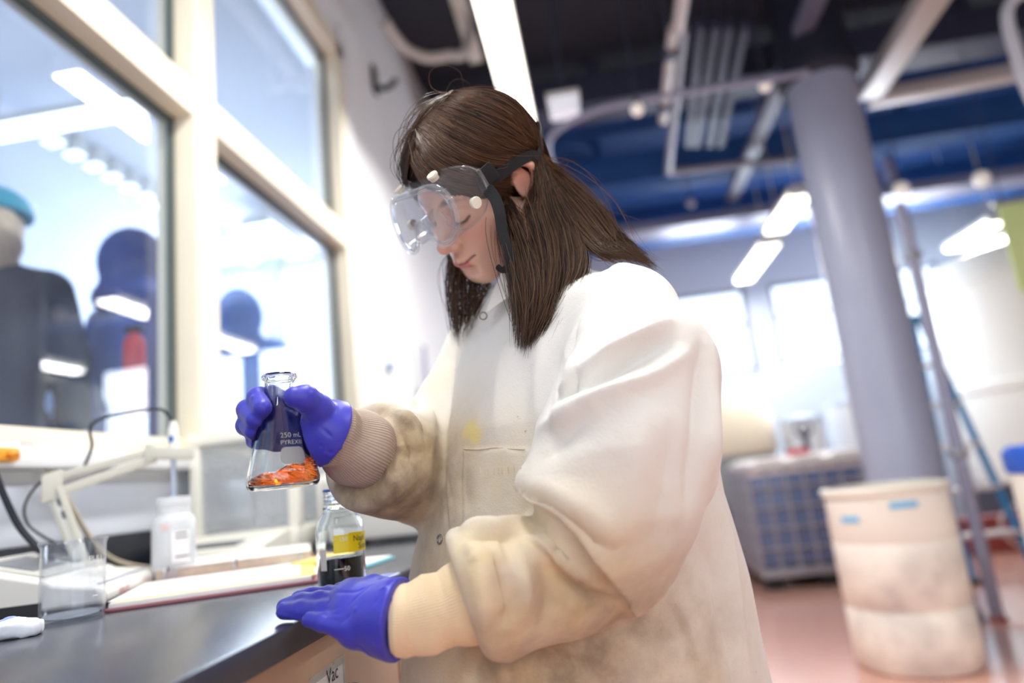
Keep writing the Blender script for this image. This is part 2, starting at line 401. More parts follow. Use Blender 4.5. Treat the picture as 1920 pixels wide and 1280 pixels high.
m_tube = mat('lamp_diffuser', (255, 252, 240), .5, emit=7.0, emitc=(255, 250, 236))
m_tubec = mat('cool_diffuser', (250, 253, 255), .5, emit=5.0, emitc=(244, 250, 255))
m_fix = mat('fixture_white', (225, 225, 222), .45)
def fluorescent(c, length, width, label, ax='Y', power=60, color=(1, .985, .955), drop=0.0, diff=None, cat='ceiling lamp', group=None, light=True, h=.07):
    """batten with a glowing diffuser below, end caps and hangers up to the ceiling"""
    c = np.array(c, float); e = thing('fluorescent_lamp', c, label, cat, group)
    u = np.array([0, 1, 0.]) if ax == 'Y' else np.array([1, 0, 0.]); v = np.array([1, 0, 0.]) if ax == 'Y' else np.array([0, 1, 0.]); z = np.array([0, 0, 1.])
    MB().obox(c+z*h*.5, u*length/2, v*width*.55, z*h*.35, .006).build('housing', m_fix, e)
    MB().obox(c-z*.008, u*(length/2-.02), v*width/2, z*.022, .015).build('diffuser', diff or m_tube, e)
    for s in (-1, 1): MB().obox(c+u*s*(length/2-.01), u*.014, v*width*.56, z*.034, .006).build('end_cap', m_fix, e)
    if drop:
        for s in (-.7, .7): MB().cyl(c+u*s*length/2+z*h*.8, c+u*s*length/2+z*drop, .006, 8).build('hanger', m_fix, e)
    if light:
        area('lamp_light', tuple(c-z*.05), (0, 0, 0) if ax == 'X' else (0, 0, R90), length, width, power, color)
    return e
# our hall: the bright row above the bench, the rows further right, and lamps added out of view
fluorescent((-.235, 3.27, 3.2), 1.26, .16, 'long glowing fluorescent lamp above the head of the woman in the lab coat', power=95, drop=1.4)
fluorescent((-.235, .95, 3.2), 1.26, .16, 'added unseen key lamp, built as a fluorescent batten right above the woman', power=76, drop=1.4)  # lamp added overhead for top-down shading on the coat
fluorescent((-.235, -1.4, 3.2), 1.26, .16, 'added unseen fill lamp, built as a fluorescent batten behind the camera', power=26, drop=1.4)  # added behind the camera as soft fill, never in view
fluorescent((1.9, .6, 3.2), 1.8, .16, 'added unseen lamp at the upper right, built as a fluorescent batten', power=60, drop=1.4)  # lamp added out of view for more light from the upper right
for k, (p, q) in enumerate((((1395, 525), (1445, 452)), ((1455, 432), (1503, 358)))):
    a = onZ(*p, 3.15); b = onZ(*q, 3.15)
    fluorescent(((a[0]+b[0])/2, (a[1]+b[1])/2, 3.15), b[1]-a[1] if b[1] > a[1] else a[1]-b[1], .2,
        ('glowing lamp left of the grey column, lower and farther of its row of two', 'glowing lamp half hidden by the grey column, upper of its row of two')[k], power=50, color=(1, .98, .95), drop=1.4)
a = onZ(1790, 465, 3.15); b = onZ(1870, 410, 3.15)
fluorescent(((a[0]+b[0])/2, (a[1]+b[1])/2, 3.15), a[1]-b[1], .2, 'glowing fluorescent lamp right of the grey column, next to the green banner', power=60, color=(1, .98, .95), drop=1.4)
# neighbour room
fluorescent((-2.85, 3.38, 3.43), 1.5, .13, 'white glowing lamp lying across the neighbouring room behind the left pane', 'X', power=34, color=(.92, .96, 1), diff=m_tubec, drop=.31)
fluorescent((-2.87, 6.05, 3.6), 1.0, .24, 'white glowing lamp above the tall bright window in the neighbouring room', power=25, color=(.92, .96, 1), diff=m_tubec, drop=.14)
fluorescent((-1.45, 3.2, 3.66), .8, .05, 'thin pale strip lamp behind the upper right pane', power=4, color=(.92, .96, 1), diff=mat('dim_diffuser', (235, 245, 255), .5, emit=1.2), h=.04, drop=.08)
p0 = np.array(onZ(100, 270, 3.6)); p1 = np.array(onZ(470, 490, 3.6))
nsq = 15
m_sq = mat('square_diffuser', (250, 253, 255), .5, emit=2.6, emitc=(244, 250, 255)); ORD = 'first second third fourth fifth sixth seventh eighth ninth tenth eleventh twelfth thirteenth fourteenth fifteenth'.split()
for k in range(nsq):
    p = p0+(p1-p0)*(k/(nsq-1)); e = thing('downlight', p, 'small square ceiling light, %s from the left in the receding row behind the panes' % ORD[k], 'downlight', 'row of square downlights in the neighbouring room')
    MB().box(p+[-.055, -.045, .0], p+[.055, .045, .03], .006).build('panel', m_sq, e)
    MB().box(p+[-.062, -.052, .02], p+[.062, .052, ZA1-3.6], .004).build('casing', m_fix, e)
# furniture behind the glass
m_cab = mat('neighbour_cabinet', (214, 226, 246), .5)
for k, (ya, yb) in enumerate(((2.95, 3.72), (3.76, 4.5), (4.54, 5.3))):
    e = thing('cabinet', (-2.75, (ya+yb)/2, .45), ('white cabinet behind the left pane, nearest of three in a row', 'white cabinet behind the glass, middle of three in a row', 'white cabinet behind the glass, farthest of three in a row')[k], 'cabinet', 'white cabinets in the neighbouring room')
    MB().box((-3.1, ya, .45), (-2.4, yb, 1.66), .01).build('body', m_cab, e)
    MB().box((-3.12, ya-.01, 1.66), (-2.37, yb+.01, 1.70), .008).build('top', m_white, e)
    for s in (0, 1):
        y_ = ya+.02+s*(yb-ya)/2; d = MB().box((-2.4, y_, .5), (-2.385, y_+(yb-ya)/2-.04, 1.62), .004).build('door', m_white, e)
        MB().cyl((-2.37, y_+.06, 1.1), (-2.37, y_+.06, 1.25), .006, 8).build('handle', m_alu, d)
e = thing('post', (-2.28, 2.62, .45), 'slim pale blue post behind the left pane beside the dark jacket', 'post')
MB().cyl((-2.28, 2.62, .45), (-2.28, 2.62, 2.02), .035, 20).build('shaft', mat('post_blue', (176, 204, 240), .35), e)
MB().lathe([(.09, 0), (.09, .015), (.045, .03), (.035, .05)], (-2.28, 2.62, .45), 24).build('foot', m_lilac, e)
e = thing('red_reflection', (-2.25, 3.0, 1.48), 'red cylinder standing in for a reddish reflection in the left pane', 'reflection_prop')  # solid stand-in for a red reflection in the glass
q = onX(252, 690, -1.46)
for o_ in (e,): o_.location = (q[0], q[1], ZA0)
MB().lathe([(.030, 0), (.034, .01), (.034, .24), (.028, .26), (.013, .275), (.013, .29)], (q[0], q[1], q[2]-.16), 24).build('cylinder', mat('red_paint', (196, 40, 50), .35), e)
MB().box((q[0]-.03, q[1]-.015, q[2]+.12), (q[0]+.03, q[1]+.015, q[2]+.14), .004).build('handle', m_black, e)
MB().box((q[0]-.03, q[1]-.03, ZA0), (q[0]+.03, q[1]+.03, q[2]-.16), .01).build('stand', m_cab, e)

# ------------------------------------------------------------------ overhead services of our hall
def pipe(name, pts, r, m, label, cat, group=None, flat=False, clips=()):
    e = thing(name, pts[0], label, cat, group)
    MB().tube(pts, r, 14).build('run', m, e)
    for t in clips:
        p = np.array(pts[0])+(np.array(pts[-1])-np.array(pts[0]))*t
        MB().box(p-[r*1.3, r*1.3, r*1.3], p+[r*1.3, r*1.3, r*1.3], r*.3).build('clamp', m_dim, e)
        MB().cyl(p, (p[0], p[1], ZC), .007, 8).build('hanger', m_dim, e)
    return e
def bar(name, a, b, hw, hh, m, label, cat, group=None, hang=(.15, .85)):
    a = np.array(a, float); b = np.array(b, float); e = thing(name, (a+b)/2, label, cat, group)
    u = (b-a)/2; s = _n(np.cross(u, [0, 0, 1.])); MB().obox((a+b)/2, u, s*hw, np.array([0, 0, 1.])*hh, min(hw, hh)*.3).build('run', m, e)
    for t in hang:
        p = a+(b-a)*t; MB().cyl(p, (p[0], p[1], ZC), .008, 8).build('hanger', m_dim, e)
    return e
hp = [onZ(722, 40, 3.9), onZ(735, 62, 3.88), onZ(762, 92, 3.86), onZ(800, 108, 3.85), onZ(840, 104, 3.86), onZ(875, 90, 3.9), (onZ(885, 84, 3.9)[0], 4.3, ZC)]
pipe('hose', spline(hp, 40), .035, mat('hose_grey', (188, 182, 178), .6), 'curved pale hose hanging from the dark ceiling near the left wall', 'hose')
a = onZ(842, -60, 4.2); b = onZ(893, 112, 4.2)
bar('conduit_tray', (a[0], a[1]-.6, 4.2), (b[0], b[1], 4.2), .05, .03, mat('pale_tray', (206, 200, 190), .5), 'pale tray on the ceiling between the curved hose and the long bright lamp', 'tray')
p = onZ(1058, 202, 3.45); e = thing('lamp_box', p, 'small white glowing box on the ceiling, right of the long bright lamp', 'lamp')
MB().box(p+[-.1, -.06, -.06], p+[.1, .06, .06], .012).build('diffuser', mat('box_glow', (235, 236, 246), .5, emit=.7), e)
MB().box(p+[-.11, -.07, .055], p+[.11, .07, .09], .006).build('casing', m_fix, e); MB().cyl(p+[0, 0, .09], (p[0], p[1], ZC), .012, 8).build('hanger', m_dim, e)
a = onZ(1030, 262, 3.3); b = onZ(1110, 210, 3.3); c2 = onZ(1240, 182, 3.3)
pipe('conduit', spline([(a[0], a[1]+.6, 3.3), a, b, c2, (c2[0]+.9, c2[1], 3.3)], 40), .022, m_lilac, 'thin bent conduit below the dark ceiling right of the white glowing box', 'conduit')
a = onZ(1262, 58, 3.5); b = onZ(1243, 226, 3.5)
pipe('conduit', [(a[0], a[1]-.02, 3.5), (b[0], b[1], 3.5)], .035, m_trunk, 'pale shiny conduit above the bench hall, left one of the bright pair', 'conduit', 'pair of pale shiny conduits', clips=(.2, .8))
a = onZ(1280, 58, 3.62); b = onZ(1253, 320, 3.62); c2 = onZ(1490, 298, 3.62)
pipe('conduit', spline([(a[0], a[1]-.02, 3.62), ((a[0]+b[0])/2, (a[1]+b[1])/2, 3.62), (b[0], b[1]-.1, 3.62), (b[0]+.06, b[1]+.03, 3.62), ((b[0]+c2[0])/2, (b[1]+c2[1])/2, 3.62), c2], 60), .035, mat('conduit_grey', (140, 138, 150), .45, metal=.3), 'pale conduit that bends into an L shape towards the grey column', 'conduit')
a = onZ(1280, 0, 3.5)
pipe('conduit', [(a[0]-.01, a[1]-1.2, 3.5), (a[0], a[1]+.25, 3.5)], .04, m_trunk, 'short bright conduit end at the top edge right of the long bright lamp', 'conduit')
for k, (x0, x1) in enumerate(((1312, 1290), (1340, 1305), (1365, 1330), (1395, 1350))):
    a = onZ(x0, 45, 3.9); b = onZ(x1, 270, 3.9)
    bar('duct', (a[0], a[1], 3.9), (b[0], b[1], 3.9), .030, .04, m_dim, ('dim ceiling duct, leftmost of the four parallel ducts left of the column', 'dim ceiling duct, second from left of the four parallel ducts', 'dim ceiling duct, third from left of the four parallel ducts', 'dim ceiling duct, rightmost of the four parallel ducts, nearest the column')[k], 'duct', 'parallel dim ducts left of the column')
a = onZ(1530, -10, 3.75); b = onZ(1372, 372, 3.75)
bar('strut', (a[0], a[1]-.3, 3.75), (b[0], b[1], 3.75), .06, .045, mat('strut_grey', (104, 106, 128), .5), 'long grey strut running diagonally past the top left of the column', 'strut', hang=(.1, .5, .9))
a = onZ(1745, -5, 3.45); b = onZ(1640, 160, 3.45)
bar('trunking', (a[0], a[1]-.4, 3.45), (b[0], b[1]+.1, 3.45), .085, .05, m_trunk, 'pale trunking running diagonally off the top edge right of the column', 'trunking', hang=(.2, .9))
a = onZ(1630, 186, 3.55); b = onZ(1905, 132, 3.55)
bar('trunking', (a[0], a[1], 3.55), (b[0]+.6, b[1], 3.55), .07, .05, m_trunk, 'pale trunking running level from the column to the right edge', 'trunking')
bp = spline([onY(1960, -25, 4.0), onY(1915, -12, 4.0), onY(1893, 8, 4.0), onY(1889, 40, 4.0), onY(1905, 100, 4.0), onY(1925, 160, 4.0), onY(1960, 230, 4.0)], 40)
e = pipe('bent_pipe', bp, .035, mat('white_pipe', (226, 230, 240), .3), 'white bent pipe in the top right corner', 'pipe'); MB().cyl(bp[0], (bp[0][0], bp[0][1], ZC), .02, 10).build('hanger', m_dim, e)
# dark cross beams and blue beams beneath the deck
for k, (y_, z_, h_, m_, lb) in enumerate(((3.3, 4.35, .12, m_ceil, 'dark ceiling beam, nearest of the dark beams crossing overhead'), (5.6, 4.3, .14, m_dim, 'dim grey beam crossing the hall above the far lamps'),
        (6.9, 4.1, .16, m_blue, 'blue beam crossing the hall, nearer of the two blue beams'), (8.1, 3.9, .2, m_blue, 'blue beam crossing the hall just before the far windows'), (7.4, 3.62, .05, m_lilac, 'slim grey rail crossing in front of the blue beams'))):
    MBo = MB().box((XW+.01, y_-.12, z_-h_), (XR-.01, y_+.12, z_+h_), .01)
    e = thing('ceiling_beam', (2.5, y_, z_), lb, 'beam')
    MBo.build('web', m_, e); MB().box((XW+.01, y_-.18, z_-h_-.03), (XR-.01, y_+.18, z_-h_), .006).build('flange', m_, e)
    for x_ in (.3, 3.4, 5.6): MB().box((x_, y_-.05, z_+h_), (x_+.1, y_+.05, ZC), .004).build('hanger', m_, e)
struct(MB().box((XW, 6.3, ZC-.12), (XR, YF, ZC-.02)).build('trim_5', mat('blue_deck', (30, 72, 134), .7, noise=.15, scale=2), smooth=False))
m_globe = mat('globe_glow', (240, 232, 224), .4, emit=.6)
for k, (x, y, z, lb) in enumerate(((1690, 355, 3.3, 'small round lamp hanging right beside the column'), (1840, 335, 3.3, 'small round lamp hanging between column and green banner'), (1435, 160, 3.3, 'small round lamp hanging left of the column top'), (1295, 380, 3.3, 'faint round lamp low among the blue beams'), (1195, 205, 3.2, 'tiny round lamp on the bent conduit'))):
    p = onZ(x, y, z); e = thing('pendant_lamp', p, lb, 'lamp'); r_ = .07 if k < 2 else .04
    MB().ball(p, r_, 18).build('globe', m_globe if k != 3 else m_lilac, e); MB().cyl(p+[0, 0, r_*.8], p+[0, 0, r_*1.5], r_*.4, 12).build('socket', m_dim, e); MB().cyl(p+[0, 0, r_], (p[0], p[1], ZC), .006, 8).build('cord', m_dim, e)

# ------------------------------------------------------------------ column and the things on the floor
m_col = mat('column_paint', (158, 164, 186), .32, noise=.05, scale=4)
cc = (1.765, 4.46)
e = thing('column', (*cc, 0), 'thick round blue-grey column standing behind the white drum', 'column')
MB().lathe([(.215, 0), (.215, 3.42)], (*cc, 0), 56).build('shaft', m_col, e)
MB().lathe([(.225, 3.42), (.26, 3.46), (.26, 3.56), (.23, 3.6), (.23, ZC)], (*cc, 0), 48).build('collar', mat('column_head', (40, 42, 58), .6), e)
MB().lathe([(.24, 0), (.24, .04), (.216, .07)], (*cc, 0), 48).build('base_ring', m_lilac, e)
pq = onY(1720, 560, 4.25)
e = thing('conduit', (2.02, 4.3, 0), 'thin lilac upright pipe along the right side of the column', 'pipe')
MB().tube(np.vstack([[(2.03, 4.32, 0)], spline([(2.03, 4.32, 2.3), (2.03, 4.325, 2.42), (2.025, 4.328, 2.45), (2.012, 4.335, 2.46)], 12)]), .035, 16).build('run', m_lilac, e)
for z_ in (.9, 2.1): MB().box((1.985, 4.28, z_), (2.075, 4.36, z_+.04), .004).build('clamp', m_alu, e)
MB().lathe([(.05, 0), (.05, .02), (.036, .03)], (2.03, 4.32, 0), 20).build('base_ring', mat('red_flange', (150, 84, 84), .5), e)

m_drum = mat('drum_plastic', (232, 226, 214), .5, noise=.10, scale=5, bump=.1, bscale=60)
def drum_mat():
    m = mat('grimy_drum', (234, 228, 216), .5); nt = m.node_tree; b = nt.nodes['Principled BSDF']
    tc = nt.nodes.new('ShaderNodeTexCoord'); n = nt.nodes.new('ShaderNodeTexNoise'); n.inputs['Scale'].default_value = 6; n.inputs['Detail'].default_value = 6
    nt.links.new(tc.outputs['Object'], n.inputs['Vector']); s = nt.nodes.new('ShaderNodeSeparateXYZ'); nt.links.new(tc.outputs['Object'], s.inputs[0])
    g = nt.nodes.new('ShaderNodeMapRange'); g.inputs['From Min'].default_value = .62; g.inputs['From Max'].default_value = .45; nt.links.new(s.outputs['Z'], g.inputs['Value'])
    r = nt.nodes.new('ShaderNodeMapRange'); r.inputs['From Min'].default_value = .4; r.inputs['From Max'].default_value = .75; nt.links.new(n.outputs['Fac'], r.inputs['Value'])
    mu = nt.nodes.new('ShaderNodeMath'); mu.operation = 'MULTIPLY'; nt.links.new(g.outputs[0], mu.inputs[0]); nt.links.new(r.outputs[0], mu.inputs[1])
    mx = nt.nodes.new('ShaderNodeMix'); mx.data_type = 'RGBA'; mx.inputs['A'].default_value = (*L((236, 231, 221)), 1); mx.inputs['B'].default_value = (*L((190, 182, 178)), 1)
    nt.links.new(mu.outputs[0], mx.inputs['Factor']); nt.links.new(mx.outputs['Result'], b.inputs['Base Color']); return m
dc = (1.335, 3.66)
e = thing('drum', (*dc, 0), 'open white plastic drum with grey grime and two blue tape strips, standing before the column', 'drum')
MB().lathe([(.0, .004), (.255, .004), (.272, .03), (.274, .26), (.266, .27), (.266, .285), (.274, .295), (.276, .56), (.270, .575), (.276, .59), (.272, .80), (.264, .80), (.264, .02), (.0, .02)], (*dc, 0), 64).build('shell', drum_mat(), e)
MB().lathe([(.272, .792), (.286, .796), (.286, .822), (.262, .826), (.260, .792)], (*dc, 0), 64, closed=True).build('rim', mat('drum_rim', (226, 218, 204), .5), e)
m_tape = mat('blue_tape', (120, 186, 228), .6)
for (x, y, wd) in ((1593, 974, .095), (1695, 946, .12)):
    best = min((onY(x, y, Y) for Y in np.linspace(3.2, 3.66, 400)), key=lambda p: abs(math.hypot(p[0]-dc[0], p[1]-dc[1])-.277)); a0 = math.atan2(best[1]-dc[1], best[0]-dc[0]); z_ = best[2]
    V = []; F = []
    for i in range(9):
        a = a0+(i/8-.5)*wd/.277
        for z2 in (-.014, .014):
            for r_ in (.2775, .2790): V.append((dc[0]+r_*math.cos(a), dc[1]+r_*math.sin(a), z_+z2))
    for i in range(8):
        k = i*4; F += [(k+1, k+5, k+7, k+3), (k, k+2, k+6, k+4), (k+2, k+3, k+7, k+6), (k, k+4, k+5, k+1)]
    F += [(0, 1, 3, 2), (32, 34, 35, 33)]
    MB().add(V, F).build('tape', m_tape, e)

# caged liquid tote
tx0, tx1, ty0, ty1 = 1.10, 2.10, 5.75, 6.75
e = thing('liquid_tote', (1.6, 6.2, 0), 'caged white liquid tote with a dark filling, between the lab coat and the column', 'tote')
MB().box((tx0+.03, ty0+.03, .16), (tx1-.03, ty1-.03, .92), .05).build('tank', mat('tote_plastic', (98, 112, 148), .35), e)
MB().box((tx0+.025, ty0+.025, .84), (tx1-.025, ty1-.025, .98), .05).build('tank_top', mat('tote_top', (226, 218, 214), .5), e)
for i in range(3): MB().box((tx0+.1+i*.3, ty0+.04, .97), (tx0+.3+i*.3, ty1-.04, 1.0), .02).build('ridge', mat('tote_ridge', (236, 228, 222), .5), e)
MB().lathe([(.09, 0), (.09, .05), (.0, .055)], (tx0+.5, ty0+.3, 1.0), 28).build('cap', mat('red_cap', (190, 40, 60), .5), e)
m_cage = mat('cage_bar', (168, 170, 180), .4, metal=.4)
def cage(a, b): MB().cyl(a, b, .011, 6).build('bar', m_cage, e)
for i in range(8):
    x_ = tx0+.005+(tx1-tx0-.01)*i/7; cage((x_, ty0, .13), (x_, ty0, .93))
    y_ = ty0+(ty1-ty0)*i/7; cage((tx0, y_, .13), (tx0, y_, .93)); cage((tx1, y_, .13), (tx1, y_, .93))
for k in range(6):
    z_ = .15+k*.155; loop = [(tx0, ty0, z_), (tx1, ty0, z_), (tx1, ty1, z_), (tx0, ty1, z_)]
    for i in range(4): cage(loop[i], loop[(i+1) % 4])
MB().box((tx0-.01, ty0-.01, .09), (tx1+.01, ty1+.01, .14), .008).build('pallet_deck', mat('pallet_steel', (150, 150, 158), .4, metal=.5), e)
for i in range(3):
    for j in range(3): MB().box((tx0+.01+i*.42, ty0+.01+j*.42, 0), (tx0+.15+i*.42, ty0+.15+j*.42, .09), .01).build('foot', m_black, e)

# stepladder
m_lad = mat('blue_fibreglass', (40, 130, 186), .4); m_rung = mat('ladder_step', (214, 208, 206), .4, metal=.3)
e = thing('stepladder', (2.62, 5.75, 0), 'blue stepladder with pale steps leaning open beside the big white tank', 'ladder')
def rail(a, b, nm='rail', m=None): 
    a = np.array(a, float); b = np.array(b, float); u = (b-a)/2; MB().obox((a+b)/2, u, _n(np.cross(u, [1, 0, 0]))*.03, np.array([.016, 0, 0]), .005).build(nm, m or m_lad, e)
top = 1.95
A0, A1 = np.array([2.42, 5.35, 0.0]), np.array([2.42, 5.78, top]); B0, B1 = np.array([2.84, 5.35, 0.0]), np.array([2.66, 5.78, top])
rail(A0, A1); rail(B0, B1)
for (q0, q1) in (((2.45, 6.35, 0), (2.44, 5.86, top)), ((2.81, 6.35, 0), (2.64, 5.86, top))): rail(q0, q1)
for k in range(1, 6):
    t = k/6.2; p = A0+(A1-A0)*t; q = B0+(B1-B0)*t; MB().box((p[0], p[1]-.05, p[2]-.015), (q[0], p[1]+.05, p[2]+.015), .005).build('step', m_rung, e)
MB().box((2.38, 5.74, top-.02), (2.70, 5.92, top+.05), .012).build('top_cap', m_lad, e)
for (x_, y_) in ((2.42, 5.35), (2.84, 5.35), (2.45, 6.35), (2.81, 6.35)): MB().box((x_-.03, y_-.035, 0), (x_+.03, y_+.035, .04), .006).build('foot', m_black, e)

# big white tank on a dark plinth, red kerb
m_tank = mat('tank_plastic', (232, 232, 228), .45, noise=.04, scale=2)
tc_ = (4.95, 7.86)
e = thing('storage_tank', (*tc_, 0), 'big white upright storage tank at the right edge behind the stepladder', 'tank')
MB().lathe([(0, .45), (1.0, .45), (1.08, .5), (1.08, 2.5), (1.1, 2.52), (1.1, 2.6), (1.0, 2.85), (.5, 3.02), (.32, 3.04), (.32, 3.12), (0, 3.12)], (*tc_, 0), 72).build('shell', m_tank, e)
MB().lathe([(1.09, 0), (1.09, .42), (1.0, .45), (0, .45)], (*tc_, 0), 64).build('plinth', mat('tank_plinth', (70, 70, 84), .6), e)
MB().lathe([(1.082, 1.4), (1.105, 1.42), (1.105, 1.5), (1.082, 1.52)], (*tc_, 0), 64).build('band', m_tank, e)
m_kerb = mat('red_kerb', (150, 66, 62), .5, noise=.1, scale=6)
e = thing('containment_kerb', (3.8, 6.25, 0), 'low dark red kerb on the floor at the right, behind the ladder feet', 'kerb')
MB().box((2.55, 6.62, 0), (XR-.02, 6.74, .27), .015).build('wall', m_kerb, e); MB().box((2.55, 6.6, .27), (XR-.02, 6.76, .30), .006).build('coping', m_kerb, e)
e = thing('containment_kerb', (.6, 6.9, 0), 'low dark red kerb on the floor left of the caged tote', 'kerb')
MB().box((-.6, 6.90, 0), (1.06, 7.02, .29), .015).build('wall', m_kerb, e); MB().box((-.6, 6.88, .29), (1.06, 7.04, .32), .006).build('coping', m_kerb, e)
# coiled hose on the floor by the tank
e = thing('coiled_hose', (3.4, 6.0, 0), 'pale hose coiled on top of the red kerb beside the tank', 'hose')
MB().tube([(3.45+.22*math.cos(t), 6.45+.06*math.sin(t)+.001*t, .20+.18*math.sin(t)+.0) for t in np.linspace(0, 12, 90)], .014, 8).build('coil', mat('pale_hose', (176, 160, 158), .5), e)
# beige vessel and dark clutter between coat and tote
e = thing('process_vessel', (1.35, 8.0, 0), 'beige vessel with a grey skirt behind the caged tote', 'vessel')
MB().lathe([(.5, 0), (.5, 1.05), (.0, 1.05)], (1.38, 8.08, 0), 48).build('skirt', mat('vessel_grey', (150, 158, 160), .5), e)
MB().lathe([(.52, 1.05), (.54, 1.1), (.54, 1.5), (.4, 1.68), (.0, 1.72)], (1.38, 8.08, 0), 48).build('shell', mat('vessel_beige', (238, 226, 204), .5), e)
e = thing('pump', (1.28, 7.25, 0), 'dark pump on the floor in the gap left of the caged tote', 'pump')
MB().tube([(1.0, 7.25, .42), (1.5, 7.25, .42)], .19, 24).build('motor', m_black, e); MB().box((.98, 7.08, .0), (1.52, 7.42, .24), .02).build('base', m_dim, e); MB().tube([(.9, 7.25, .42), (1.0, 7.25, .42)], .13, 20).build('volute', mat('pump_blue', (60, 66, 96), .5), e)
e = thing('sandbag', (1.17, 6.78, 0), 'tan sack lying on the red kerb left of the tote', 'sack')
MB().ball((.94, 6.96, .383), (.16, .09, .06), 20).build('sack', mat('tan_sack', (196, 160, 96), .8, bump=.4, bscale=30), e); MB().ball((.80, 6.96, .40), (.04, .05, .03), 12).build('knot', mat('tan_knot', (180, 146, 86), .8), e)
m_bin = mat('white_bin', (226, 232, 240), .5)
for k, (x_, y_, h_, r_, lb) in enumerate(((2.2, 7.95, 1.35, .22, 'pale tall bin behind the caged tote, left of two'), (2.9, 8.1, 1.5, .36, 'pale tall bin behind the caged tote and column, right of two'))):
    e = thing('process_bin', (x_, y_, 0), lb, 'bin'); MB().lathe([(r_*.9, 0), (r_, h_), (r_*.96, h_), (0, h_-.04)], (x_, y_, 0), 40).build('shell', m_bin, e); MB().lathe([(r_*1.03, h_-.03), (r_*1.03, h_+.03), (0, h_+.07)], (x_, y_, 0), 40).build('lid', mat('bin_lid', (196, 208, 226), .5), e)
e = thing('valve', (2.0, 7.2, 1.0), 'small dark valve wheel standing behind the tote cap', 'valve')
MB().tube([(2.0+.08*math.cos(t), 7.2, 1.25+.08*math.sin(t)) for t in np.linspace(0, 2*math.pi, 24, endpoint=False)], .014, 8, closed=True).build('wheel', m_black, e); MB().cyl((2.0, 7.2, 0), (2.0, 7.2, 1.25), .03, 14).build('stem', m_dim, e)
# green hanging banner
m_ban = mat('green_banner', (226, 246, 170), .7)
g0, g1, g2 = onY(1868, 388, 5.0), onY(1922, 560, 5.0), None
e = thing('banner', (3.4, 5.0, 2.3), 'light green hanging banner with a darker green disc, cut by the right edge', 'banner')
MB().box((3.06, 5.13, 1.96), (4.08, 5.145, 2.62), .003).build('cloth', m_ban, e)
MB().add([(3.6+.40*math.cos(t), 5.126, 2.2+.26*math.sin(t)) for t in np.linspace(0, 2*math.pi, 40, endpoint=False)]+[(3.6+.40*math.cos(t), 5.1298, 2.2+.26*math.sin(t)) for t in np.linspace(0, 2*math.pi, 40, endpoint=False)],
         [tuple(range(40)), tuple(range(79, 39, -1))]+[(i, i+40, (i+1) % 40+40, (i+1) % 40) for i in range(40)]).build('disc', mat('banner_disc', (150, 216, 150), .7), e)
MB().cyl((3.03, 5.138, 2.63), (4.11, 5.138, 2.63), .014, 12).build('rod', m_alu, e)
for x_ in (3.1, 3.9): MB().cyl((x_, 5.138, 2.63), (x_, 5.138, ZC), .005, 8).build('cord', m_dim, e)
# blue lidded drum, mostly beyond the right edge
e = thing('lidded_drum', (2.02, 3.2, 0), 'white drum with a bright blue lid, cut by the right edge', 'drum')
MB().lathe([(.26, 0), (.28, .04), (.28, .86), (.27, .88)], (1.995, 3.2, 0), 48).build('shell', m_drum, e)
MB().lathe([(.285, .84), (.292, .86), (.292, .93), (.27, .955), (0, .96)], (1.995, 3.2, 0), 48).build('lid', mat('blue_lid', (36, 92, 200), .4), e)
# on the white wall beyond the window
e = thing('wall_sensor', (XW, 3.86, 1.77), 'small dark blue disc-shaped sensor on the white wall beyond the window', 'sensor')
MB().tube([(XW, 3.86, 1.77), (XW+.03, 3.86, 1.77)], .03, 18).build('body', mat('knob_teal', (60, 110, 150), .5), e); MB().tube([(XW, 3.86, 1.77), (XW+.008, 3.86, 1.77)], .045, 18).build('plate', m_white, e)
e = thing('gas_tap', (XW, 4.56, 1.68), 'slim grey rod with a foot fixed to the white wall beyond the sensor', 'tap')
MB().cyl((XW+.06, 4.56, 1.68), (XW+.06, 4.56, 2.02), .016, 14).build('rod', m_lilac, e); MB().tube([(XW, 4.56, 1.69), (XW+.09, 4.56, 1.69)], .035, 16).build('foot', mat('foot_grey', (120, 140, 150), .4), e)
e = thing('wall_bracket', (XW, 4.02, 3.72), 'dark bracket high on the white wall beside the dark ceiling', 'bracket')
MB().box((XW, 3.98, 3.66), (XW+.02, 4.06, 3.86), .004).build('plate', m_black, e); MB().tube(spline([(XW, 4.02, 3.7), (XW+.1, 4.02, 3.69), (XW+.16, 4.02, 3.74)], 12), .02, 10).build('arm', m_black, e)
